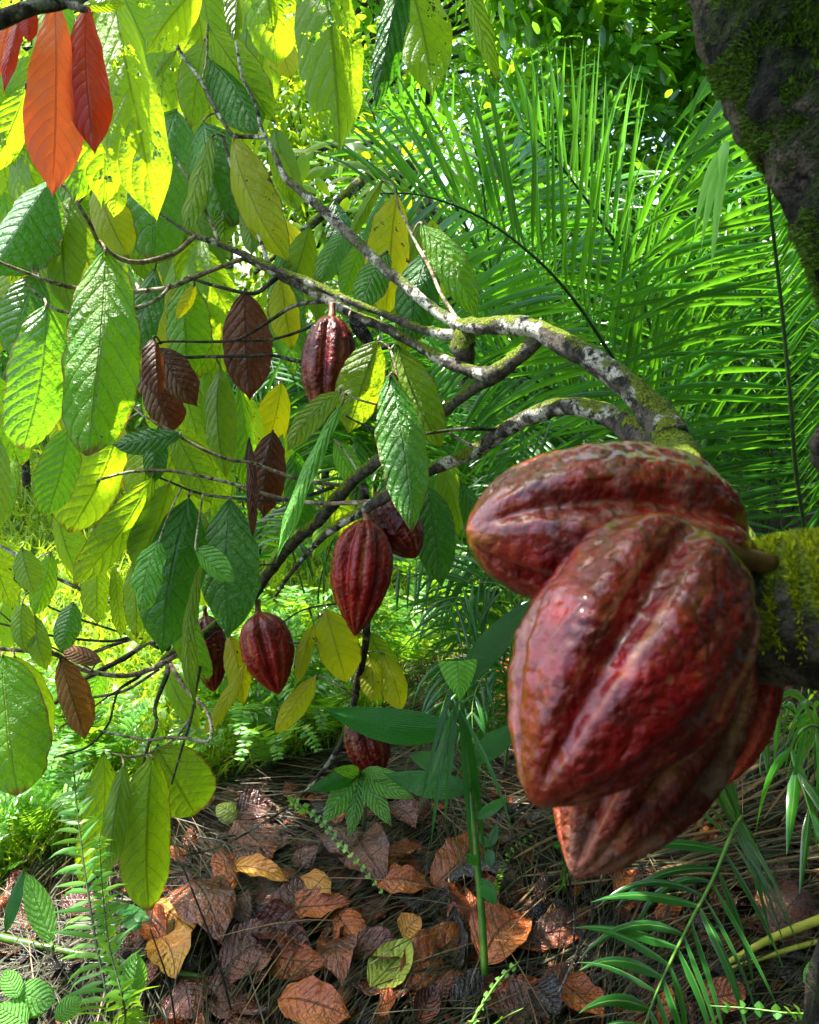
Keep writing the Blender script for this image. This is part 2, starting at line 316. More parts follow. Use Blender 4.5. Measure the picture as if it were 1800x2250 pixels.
def tube(mb, pts, rads, n=5, seg=10, rough=0.0, fq=30.0, m=0, r=0.0, knots=0.0):
    P4 = [Vector((*p, ra)) for p, ra in zip(pts, rads)]
    # Catmull-Rom on 4 vectors so that the radius is carried along
    s = cat(P4, n); pp = [Vector(x[:3]) for x in s]; rr = [max(1e-4, x[3]) for x in s]
    t = (pp[1] - pp[0]).normalized(); ref = Vector((0, 0, 1)) if abs(t.z) < 0.9 else Vector((1, 0, 0))
    a = t.cross(ref).normalized(); st = len(mb.v)
    for i, p in enumerate(pp):
        t = (pp[min(i + 1, len(pp) - 1)] - pp[max(i - 1, 0)]).normalized()
        a = (a - t * a.dot(t)).normalized(); c = t.cross(a)
        kn = 1 + knots * max(0, noise.noise(p * 22 + Vector((3, 1, 7))))
        for j in range(seg):
            an = 2 * math.pi * j / seg; d = a * math.cos(an) + c * math.sin(an)
            q = p + d * rr[i] * kn
            if rough: q += d * rr[i] * rough * (noise.noise(q * fq) + 0.5 * noise.noise(q * fq * 2.7))
            mb.v.append(q)
    L = len(pp)
    for i in range(L - 1):
        for j in range(seg):
            k = (j + 1) % seg
            mb.face((st + i * seg + j, st + i * seg + k, st + (i + 1) * seg + k, st + (i + 1) * seg + j), [(i / L, j / seg), (i / L, (j + 1) / seg), ((i + 1) / L, (j + 1) / seg), ((i + 1) / L, j / seg)], r, m)
    mb.face(tuple(st + j for j in range(seg))[::-1], None, r, m); mb.face(tuple(st + (L - 1) * seg + j for j in range(seg)), None, r, m)
    return pp, rr
SH = {
 'cacao': [(0, .02), (.03, .20), (.1, .50), (.2, .76), (.32, .93), (.45, 1), (.6, .98), (.74, .84), (.84, .60), (.9, .36), (.94, .17), (.97, .07), (1, 0)],
 'blunt': [(0, .03), (.03, .25), (.1, .56), (.2, .78), (.35, .94), (.5, 1), (.68, .98), (.82, .85), (.91, .62), (.96, .40), (1, .06)],
 'obov': [(0, .15), (.1, .40), (.25, .66), (.4, .84), (.55, .97), (.65, 1), (.75, .92), (.84, .68), (.9, .42), (.95, .2), (.98, .08), (1, 0)],
 'oval': [(0, .03), (.04, .30), (.12, .62), (.25, .90), (.4, 1), (.55, .97), (.7, .82), (.84, .55), (.94, .25), (1, 0)],
 'lance': [(0, .03), (.05, .30), (.15, .65), (.3, .93), (.45, 1), (.6, .90), (.75, .66), (.88, .33), (.96, .1), (1, 0)],
 'tri': [(0, 1.0), (.1, .98), (.3, .86), (.5, .66), (.7, .42), (.85, .2), (1, .02)],
}
def shp(kind, s):
    T = SH[kind]
    for (a, wa), (b_, wb) in zip(T, T[1:]):
        if s <= b_:
            t = (s - a) / (b_ - a); return wa + (wb - wa) * t
    return 0
def leaf3(mb, base, tip, nrm, width, shape='cacao', fold=0.25, arch=0.08, puck=0.0, N=9, k=2.2, nu=26, nv=10, m=0, r=None, wav=0.0, side=0.0, curl=0.0, seed=None, ragged=0.0):
    """one leaf blade from base to tip; nrm is the way its upper face looks; arch bows it, fold makes a V, side bends it in its own plane"""
    ax = tip - base; L = ax.length; ax.normalize()
    sd = ax.cross(nrm).normalized(); up = sd.cross(ax).normalized()
    if r is None: r = rnd()
    so = Vector((uni(-9, 9), uni(-9, 9), 0)) if seed is None else Vector(seed)
    st = len(mb.v)
    for i in range(nu + 1):
        s = i / nu; hw = shp(shape, s) * width / 2
        cen = base + ax * (L * s) + up * (arch * L * 4 * s * (1 - s)) + sd * (side * L * 4 * s * (1 - s))
        tw = curl * s
        for j in range(nv + 1):
            v = (j / nv) * 2 - 1; av = abs(v)
            e = 1 + ragged * noise.noise(Vector((s * 9, v, 0)) + so) * (1 if av > .8 else 0)
            y = v * hw * e; zz = fold * abs(y) * -1 + 0.0
            zz += -curl * (av ** 2) * hw * 0.8
            if puck:
                ph = s * N - (av ** 1.35) * k
                zz += puck * L * (abs(math.sin(math.pi * ph)) - 0.5) * (1 - (2 * abs(av - .5)) ** 2) 
            if wav: zz += wav * L * math.sin(s * 19 + (0 if v < 0 else 2) + so.x) * av ** 2
            zz += 0.02 * L * noise.noise(Vector((s * 3, v * 1.2, 0)) + so)
            mb.v.append(cen + sd * y + up * zz)
    for i in range(nu):
        for j in range(nv):
            a = st + i * (nv + 1) + j
            u0, u1, v0, v1 = i / nu, (i + 1) / nu, j / nv, (j + 1) / nv
            mb.face((a, a + 1, a + nv + 2, a + nv + 1), [(u0, v0), (u0, v1), (u1, v1), (u1, v0)], r, m)
def blade(mb, base, d, L, wd, nrm, droop=0.3, seg=5, fold=0.5, m=0, r=None, prof=None, g=Vector((0, 0, -1)), taper=0.25):
    """a narrow leaflet folded along its middle, bending under its weight"""
    if r is None: r = rnd()
    d = d.normalized(); p = base.copy(); st = len(mb.v); dl = L / seg
    for i in range(seg + 1):
        s = i / seg
        sd = d.cross(nrm)
        sd = sd.normalized() if sd.length > 1e-4 else Vector((1, 0, 0))
        up = sd.cross(d).normalized()
        hw = wd / 2 * (min(1, 0.35 + s / taper * 0.65) if s < taper else (1 - ((s - taper) / (1 - taper)) ** 1.8))
        hw = max(hw, 0.0001)
        mb.v += [p - sd * hw - up * hw * fold * -1 * -1, p.copy(), p + sd * hw - up * hw * fold]
        p = p + d * dl; d = (d + g * droop * (0.4 + 1.3 * s) / seg * 2).normalized()
    for i in range(seg):
        a = st + i * 3; u0, u1 = i / seg, (i + 1) / seg
        mb.face((a, a + 1, a + 4, a + 3), [(u0, 0), (u0, .5), (u1, .5), (u1, 0)], r, m)
        mb.face((a + 1, a + 2, a + 5, a + 4), [(u0, .5), (u0, 1), (u1, 1), (u1, .5)], r, m)
def lerp(a, b_, t): return a + (b_ - a) * t

# ------------------------------------------------------------------ GROUND (setting)
def build_ground():
    mb = MB(); nx, ny = 150, 150
    xs = [-60 + 120 * (0.5 + 0.5 * (abs(2 * i / nx - 1) ** 2.2) * (1 if i > nx / 2 else -1)) for i in range(nx + 1)]
    ys = [-6 + 86 * (j / ny) ** 2.2 for j in range(ny + 1)]
    for y in ys:
        for x in xs:
            z = gz(x, y) + 0.015 * noise.noise(Vector((x * 4, y * 4, 0))) - 0.01
            if abs(x) > 8 or y > 12: z += 0.25 * noise.noise(Vector((x * .3, y * .3, 3)))
            mb.v.append(Vector((x, y, z)))
    for j in range(ny):
        for i in range(nx):
            a = j * (nx + 1) + i; mb.face((a, a + 1, a + nx + 2, a + nx + 1))
    b = NB('forest_floor'); ob = b.n('ShaderNodeTexCoord').outputs['Object']
    n1 = b.noise(ob, 3, 6, 0.7); n2 = b.noise(ob, 60, 5, 0.7)
    sp = b.n('ShaderNodeSeparateXYZ'); b.l(ob, sp.inputs[0])
    soil = b.mix(b.step(n2, 0.35, 0.65), (0.010, 0.007, 0.005), (0.05, 0.028, 0.015))
    gr = b.mix(b.step(n2, 0.35, 0.65), (0.02, 0.07, 0.008), (0.10, 0.20, 0.015))
    f = b.step(b.math('ADD', b.math('SUBTRACT', sp.outputs[1], sp.outputs[0]), b.math('MULTIPLY', n1, 0.6)), 2.8, 3.2)
    m = b.out(b.bsdf(b.mix(f, soil, gr), 0.9, 0.2, b.bump(n2, 1.0, 0.02)))
    o = mb.build('ground', [m], origin=Vector((0, 0, 0))); tag(o, kind='structure')
build_ground()

# ------------------------------------------------------------------ THE CACAO TREE
tree = thing('cacao_tree', 'mossy cacao tree whose bending branches and big drooping leaves fill the left and middle', 'tree', P(2010, 1500, 0.72) * 1.0)
tree.location.z = 0
SAMP = []      # (px, py, depth) samples on all branches, for hanging the leaves
def branch(pts, mat, name='branch', seg=9, rough=0.12, fq=60, n=5, knots=0.0, reg=True, taper_end=True, moss=0):
    """pts: (px, py, width_px, depth)"""
    v = [P(x, y, d) for x, y, w_, d in pts]; ra = [w_ / 2 * d / FPX for x, y, w_, d in pts]
    mb = MB(); pp, rr = tube(mb, v, ra, n, seg, rough, fq, knots=knots)
    o = mb.build(name, mat, tree)
    if reg:
        for (a, b_) in zip(pts, pts[1:]):
            for i in range(6):
                t = i / 6; SAMP.append((lerp(a[0], b_[0], t), lerp(a[1], b_[1], t), lerp(a[3], b_[3], t), max(1, lerp(a[2], b_[2], t))))
    return pp, rr
# trunk at the right, close to the camera
TRK = [(1580, -700, 250, 0.80), (1605, -350, 250, 0.72), (1664, 0, 262, 0.66), (1744, 180, 262, 0.64), (1842, 360, 262, 0.62), (1930, 560, 262, 0.60), (2010, 820, 270, 0.60), (2020, 1100, 300, 0.62), (2030, 1400, 320, 0.66), (2010, 2000, 330, 0.85)]
v = [P(x, y, d) for x, y, w_, d in TRK]; v.append(Vector((v[-1].x + .02, v[-1].y + .02, -0.05))); ra = [w_ / 2 * d / FPX for x, y, w_, d in TRK] + [0.10]
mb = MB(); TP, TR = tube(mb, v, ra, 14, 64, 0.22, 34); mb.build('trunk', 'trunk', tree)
# thick mossy limb the big pods grow on
LIMB = [(2050, 1330, 330, 0.64), (1900, 1335, 330, 0.575), (1760, 1345, 325, 0.56), (1660, 1340, 270, 0.60), (1590, 1250, 175, 0.70), (1530, 1120, 125, 0.82), (1490, 1010, 100, 0.93), (1462, 945, 78, 0.97)]
v = [P(x, y, d) for x, y, w_, d in LIMB]; ra = [w_ / 2 * d / FPX for x, y, w_, d in LIMB]
mb = MB(); LP, LR = tube(mb, v, ra, 9, 40, 0.16, 40); mb.build('limb', 'barkm', tree)
branch([(1960, 1060, 170, 0.62), (1890, 1000, 170, 0.55), (1838, 968, 110, 0.51), (1812, 950, 50, 0.50)], 'barkd', 'branch_stub', 28, 0.4, 90, reg=False)
branch([(1474, 972, 84, .95), (1462, 940, 74, .97), (1443, 913, 66, .98), (1391, 857, 58, 1.0), (1339, 816, 54, 1.02), (1287, 781, 50, 1.04), (1242, 757, 46, 1.06), (1174, 722, 42, 1.10), (1104, 715, 38, 1.14), (1040, 716, 35, 1.18), (1005, 716, 32, 1.20)], 'bark', seg=24, rough=0.2, knots=.15)
branch([(1010, 716, 30, 1.20), (948, 676, 24, 1.24), (896, 631, 24, 1.27), (843, 588, 23, 1.30), (774, 522, 22, 1.34), (722, 473, 21, 1.37), (663, 421, 19, 1.4), (624, 386, 16, 1.42), (605, 341, 12, 1.44), (577, 289, 9, 1.46), (560, 226, 8, 1.46), (532, 167, 7, 1.46), (518, 87, 6, 1.46), (500, 20, 5, 1.46)], 'barkl', seg=14, rough=.2)
branch([(1020, 722, 40, 1.2), (1018, 760, 52, 1.2), (1030, 800, 28, 1.21), (1040, 830, 10, 1.22)], 'barkm', seg=16, rough=.4)
branch([(1010, 735, 26, 1.20), (960, 732, 22, 1.23), (913, 718, 17, 1.25), (843, 690, 16, 1.28), (774, 663, 16, 1.31), (704, 631, 17, 1.34), (635, 603, 18, 1.37), (591, 584, 16, 1.39), (522, 553, 14, 1.41), (470, 532, 13, 1.42), (431, 518, 11, 1.43), (400, 501, 8, 1.44), (341, 463, 7, 1.45), (299, 431, 5, 1.45), (250, 398, 4, 1.45)], 'bark', seg=14, rough=.25, knots=.3)
branch([(431, 518, 10, 1.43), (412, 533, 11, 1.42), (383, 556, 11, 1.40), (313, 576, 11, 1.36), (261, 567, 10, 1.33), (216, 529, 9, 1.30), (195, 487, 9, 1.28), (157, 428, 8, 1.26), (122, 391, 5, 1.25)], 'twig', seg=10, rough=.1)
branch([(1100, 815, 38, 1.15), (1063, 822, 30, 1.17), (983, 795, 24, 1.22), (913, 757, 22, 1.27), (843, 718, 22, 1.30), (774, 690, 22, 1.33), (704, 649, 20, 1.37), (645, 621, 18, 1.40), (600, 598, 14, 1.42), (560, 580, 10, 1.43), (535, 568, 9, 1.43)], 'bark', seg=14, rough=.22, knots=.3)
branch([(540, 567, 9, 1.43), (480, 588, 10, 1.42), (430, 608, 11, 1.40), (370, 632, 11, 1.37), (290, 641, 11, 1.33), (200, 638, 10, 1.29), (120, 622, 9, 1.25), (50, 596, 7, 1.22), (-10, 572, 6, 1.20)], 'twig', seg=10, rough=.1)
branch([(375, 625, 8, 1.37), (360, 645, 8, 1.36), (330, 666, 9, 1.35), (271, 683, 9, 1.32), (157, 687, 8, 1.27), (111, 673, 7, 1.25), (70, 635, 5, 1.23), (50, 610, 4, 1.22)], 'twig', seg=10, rough=.1)
branch([(620, 598, 12, 1.41), (590, 625, 10, 1.42), (555, 645, 9, 1.43), (480, 630, 8, 1.44), (420, 612, 7, 1.45)], 'barkd', seg=10, rough=.1)
branch([(379, 80, 7, 1.52), (407, 132, 8, 1.52), (442, 177, 9, 1.51), (466, 226, 9, 1.50), (487, 261, 9, 1.49), (511, 296, 9, 1.48), (545, 300, 10, 1.47), (585, 302, 9, 1.45)], 'barkl', seg=10)
branch([(456, 55, 5, 1.5), (456, 100, 5, 1.5), (453, 139, 5, 1.51), (444, 175, 5, 1.51)], 'twig', seg=8)
branch([(490, 300, 8, 1.48), (501, 341, 8, 1.47), (522, 400, 8, 1.46), (543, 463, 7, 1.45), (570, 522, 8, 1.42), (590, 580, 8, 1.40)], 'barkl', seg=10, rough=.25)
branch([(369, 310, 5, 1.52), (393, 362, 6, 1.51), (428, 410, 6, 1.49), (452, 463, 7, 1.46), (480, 528, 8, 1.43)], 'twig', seg=8)
branch([(843, 396, 5, 1.40), (864, 410, 5, 1.38), (878, 459, 5, 1.35), (892, 487, 6, 1.32), (913, 532, 7, 1.29), (945, 590, 8, 1.26), (969, 645, 8, 1.23), (1008, 706, 9, 1.2)], 'twig', seg=9)
branch([(1185, 735, 34, 1.10), (1165, 760, 36, 1.11), (1143, 781, 36, 1.12), (1104, 812, 36, 1.14), (1074, 832, 34, 1.17), (1035, 857, 26, 1.22), (983, 896, 26, 1.27), (937, 930, 25, 1.32), (880, 975, 25, 1.38), (826, 1017, 25, 1.44), (774, 1056, 28, 1.49), (739, 1097, 28, 1.54), (697, 1146, 26, 1.60), (645, 1191, 26, 1.66), (600, 1245, 25, 1.72), (543, 1322, 23, 1.78), (487, 1363, 22, 1.82), (435, 1405, 22, 1.85), (383, 1433, 22, 1.87), (350, 1462, 16, 1.88)], 'barkm', seg=18, rough=.25, knots=.2)
branch([(1478, 1000, 74, .96), (1430, 965, 66, 1.0), (1395, 951, 60, 1.02), (1339, 913, 50, 1.06), (1287, 896, 44, 1.1), (1235, 893, 40, 1.14), (1200, 903, 37, 1.17), (1156, 920, 34, 1.2), (1104, 948, 34, 1.24), (1052, 986, 34, 1.28), (1000, 1010, 30, 1.31), (948, 1031, 28, 1.34), (895, 1062, 27, 1.37), (843, 1094, 26, 1.40), (795, 1122, 24, 1.44), (739, 1157, 20, 1.48), (694, 1195, 14, 1.52), (640, 1258, 10, 1.58), (606, 1310, 6, 1.62)], 'bark', seg=20, rough=.22, knots=.15)
branch([(746, 906, 4, 1.25), (791, 930, 5, 1.24), (843, 948, 6, 1.23), (889, 960, 8, 1.22), (948, 951, 7, 1.22), (1017, 942, 8, 1.22), (1095, 944, 10, 1.24)], 'barkd', seg=8)
branch([(748, 861, 4, 1.22), (788, 878, 5, 1.22), (837, 892, 5, 1.23), (913, 916, 5, 1.25), (965, 941, 6, 1.26), (1010, 965, 7, 1.27), (1052, 988, 10, 1.28)], 'twig', seg=8)
branch([(832, 748, 4, 1.24), (855, 765, 5, 1.24), (868, 800, 6, 1.23), (874, 838, 4, 1.22)], 'twig', seg=8)
branch([(271, 777, 6, 1.5), (348, 786, 7, 1.48), (452, 784, 7, 1.46), (556, 782, 8, 1.43), (600, 781, 8, 1.42), (663, 795, 9, 1.42), (740, 790, 9, 1.38), (860, 760, 10, 1.32)], 'barkd', seg=8)
branch([(337, 763, 4, 1.46), (362, 751, 5, 1.45), (452, 751, 6, 1.44), (515, 748, 7, 1.42), (556, 729, 7, 1.41), (600, 700, 8, 1.40), (652, 670, 9, 1.38), (715, 662, 10, 1.36)], 'barkd', seg=8)
branch([(515, 750, 5, 1.42), (600, 745, 6, 1.43), (673, 722, 7, 1.42), (730, 690, 8, 1.38)], 'barkd', seg=8)
branch([(268, 859, 4, 1.42), (306, 906, 5, 1.42), (362, 939, 6, 1.42), (400, 962, 7, 1.42), (452, 990, 8, 1.43), (504, 1010, 8, 1.45), (556, 1017, 8, 1.47), (600, 1034, 8, 1.49), (670, 1056, 9, 1.51), (745, 1066, 10, 1.52)], 'twig', seg=8)
branch([(129, 1068, 4, 1.48), (209, 1056, 6, 1.48), (261, 1042, 6, 1.48), (306, 1035, 7, 1.48), (376, 1035, 7, 1.48), (452, 1049, 8, 1.48), (522, 1066, 8, 1.50), (600, 1090, 8, 1.51), (704, 1106, 9, 1.50), (826, 1102, 12, 1.42)], 'twig', seg=8)
branch([(341, 1045, 5, 1.50), (383, 1063, 5, 1.5), (435, 1083, 6, 1.5), (504, 1094, 7, 1.51), (600, 1101, 7, 1.52), (652, 1096, 7, 1.52), (735, 1070, 9, 1.52)], 'barkd', seg=8)
branch([(0, 1198, 8, 1.75), (52, 1228, 9, 1.76), (111, 1263, 9, 1.78), (167, 1290, 9, 1.8), (216, 1311, 9, 1.83), (265, 1336, 10, 1.85), (330, 1385, 10, 1.87), (372, 1432, 10, 1.88)], 'barkl', seg=8, rough=.25)
branch([(-10, 1425, 8, 1.68), (70, 1431, 10, 1.7), (122, 1437, 11, 1.72), (157, 1461, 11, 1.75), (209, 1478, 11, 1.78), (278, 1485, 11, 1.82), (330, 1471, 12, 1.85), (358, 1457, 14, 1.87), (400, 1430, 14, 1.86)], 'twig', seg=10)
branch([(0, 1370, 5, 1.7), (94, 1393, 6, 1.72), (157, 1403, 6, 1.76), (243, 1409, 6, 1.8), (300, 1400, 7, 1.84), (350, 1425, 8, 1.87)], 'barkd', seg=8)
branch([(157, 1447, 9, 1.76), (195, 1437, 9, 1.78), (243, 1419, 9, 1.81), (296, 1402, 8, 1.84)], 'barkl', seg=8)
branch([(375, 1425, 14, 1.87), (334, 1409, 12, 1.86), (278, 1443, 12, 1.85), (226, 1471, 12, 1.83), (174, 1499, 11, 1.8), (120, 1546, 9, 1.76)], 'barkd', seg=10, rough=.3)
branch([(31, 1273, 3, 1.72), (70, 1308, 4, 1.73), (115, 1336, 4, 1.75), (174, 1360, 5, 1.78), (226, 1377, 5, 1.81), (290, 1397, 5, 1.84)], 'barkd', seg=7)
branch([(0, 1345, 3, 1.7), (60, 1395, 4, 1.72), (130, 1430, 4, 1.74), (200, 1470, 4, 1.78)], 'barkd', seg=7)
branch([(365, 1450, 11, 1.87), (369, 1475, 11, 1.85), (355, 1513, 10, 1.80), (341, 1555, 9, 1.76), (344, 1593, 8, 1.72), (327, 1635, 7, 1.68), (311, 1690, 5, 1.64)], 'barkd', seg=9, rough=.25)
branch([(372, 1455, 10, 1.87), (403, 1506, 9, 1.80), (428, 1534, 8, 1.76), (452, 1558, 8, 1.73), (464, 1592, 8, 1.70), (459, 1628, 7, 1.68), (410, 1623, 7, 1.67), (365, 1621, 7, 1.66), (323, 1626, 6, 1.66), (271, 1617, 6, 1.65), (216, 1605, 5, 1.64)], 'twig', seg=9)
branch([(445, 1400, 8, 1.84), (444, 1430, 7, 1.83), (438, 1478, 6, 1.80), (428, 1530, 6, 1.76), (421, 1576, 6, 1.72), (400, 1645, 5, 1.68), (377, 1724, 4, 1.64)], 'barkd', seg=8, rough=.2)
branch([(418, 1578, 5, 1.72), (383, 1624, 6, 1.70), (334, 1652, 6, 1.68), (289, 1663, 6, 1.67), (243, 1657, 5, 1.66), (228, 1668, 4, 1.66)], 'twig', seg=8)
branch([(310, 1484, 6, 1.83), (264, 1513, 6, 1.80), (250, 1548, 5, 1.77), (237, 1593, 5, 1.73), (191, 1642, 5, 1.70), (118, 1664, 4, 1.68)], 'barkd', seg=8)
branch([(306, 1489, 4, 1.83), (243, 1527, 4, 1.80), (174, 1576, 4, 1.77), (132, 1597, 3, 1.75)], 'barkd', seg=7)
branch([(350, 1470, 7, 1.87), (280, 1515, 7, 1.85), (220, 1530, 6, 1.82), (175, 1535, 4, 1.8)], 'twig', seg=7)
branch([(800, 1070, 22, 1.47), (806, 1150, 18, 1.58), (808, 1260, 17, 1.72), (806, 1374, 17, 1.80), (802, 1426, 16, 1.82), (790, 1478, 16, 1.84), (781, 1530, 15, 1.86), (767, 1590, 13, 1.88), (739, 1652, 11, 1.9), (701, 1704, 9, 1.92), (652, 1757, 6, 1.93), (600, 1795, 5, 1.90), (487, 1859, 5, 1.82), (403, 1880, 4, 1.76)], 'barkd', seg=12, rough=.25, knots=.3)
branch([(700, 1706, 6, 1.92), (672, 1738, 5, 1.92), (628, 1743, 4, 1.9), (560, 1752, 3, 1.88)], 'twig', seg=7)
branch([(631, 1412, 3, 1.75), (704, 1412, 4, 1.78), (770, 1391, 5, 1.8), (806, 1376, 6, 1.8)], 'twig', seg=7)
branch([(618, 1369, 3, 1.76), (670, 1339, 4, 1.77), (750, 1325, 5, 1.78), (806, 1320, 6, 1.78)], 'barkd', seg=7)
branch([(699, 1484, 3, 1.82), (739, 1503, 4, 1.83), (785, 1530, 5, 1.85)], 'twig', seg=7)
branch([(705, 1345, 3, 1.76), (720, 1370, 5, 1.78), (750, 1375, 5, 1.79), (800, 1395, 6, 1.8)], 'twig', seg=7)
branch([(600, 1240, 4, 1.7), (520, 1240, 5, 1.66), (440, 1215, 4, 1.62), (390, 1200, 4, 1.6)], 'twig', seg=7)
branch([(600, 1245, 4, 1.71), (660, 1120, 6, 1.6)], 'barkd', seg=7)
# the bough overhead that carries the young red leaves
branch([(-60, 68, 42, .66), (0, 45, 36, .68), (70, 17, 32, .70), (139, 3, 28, .72), (185, -12, 26, .74), (320, -120, 40, .82), (700, -420, 60, 1.0), (1200, -640, 90, 1.0), (1600, -640, 120, .80)], 'barkd', seg=20, rough=.12)
branch([(150, 5, 22, .72), (168, 14, 20, .715), (188, 22, 12, .71)], 'barkd', 'branch', 12, .15)

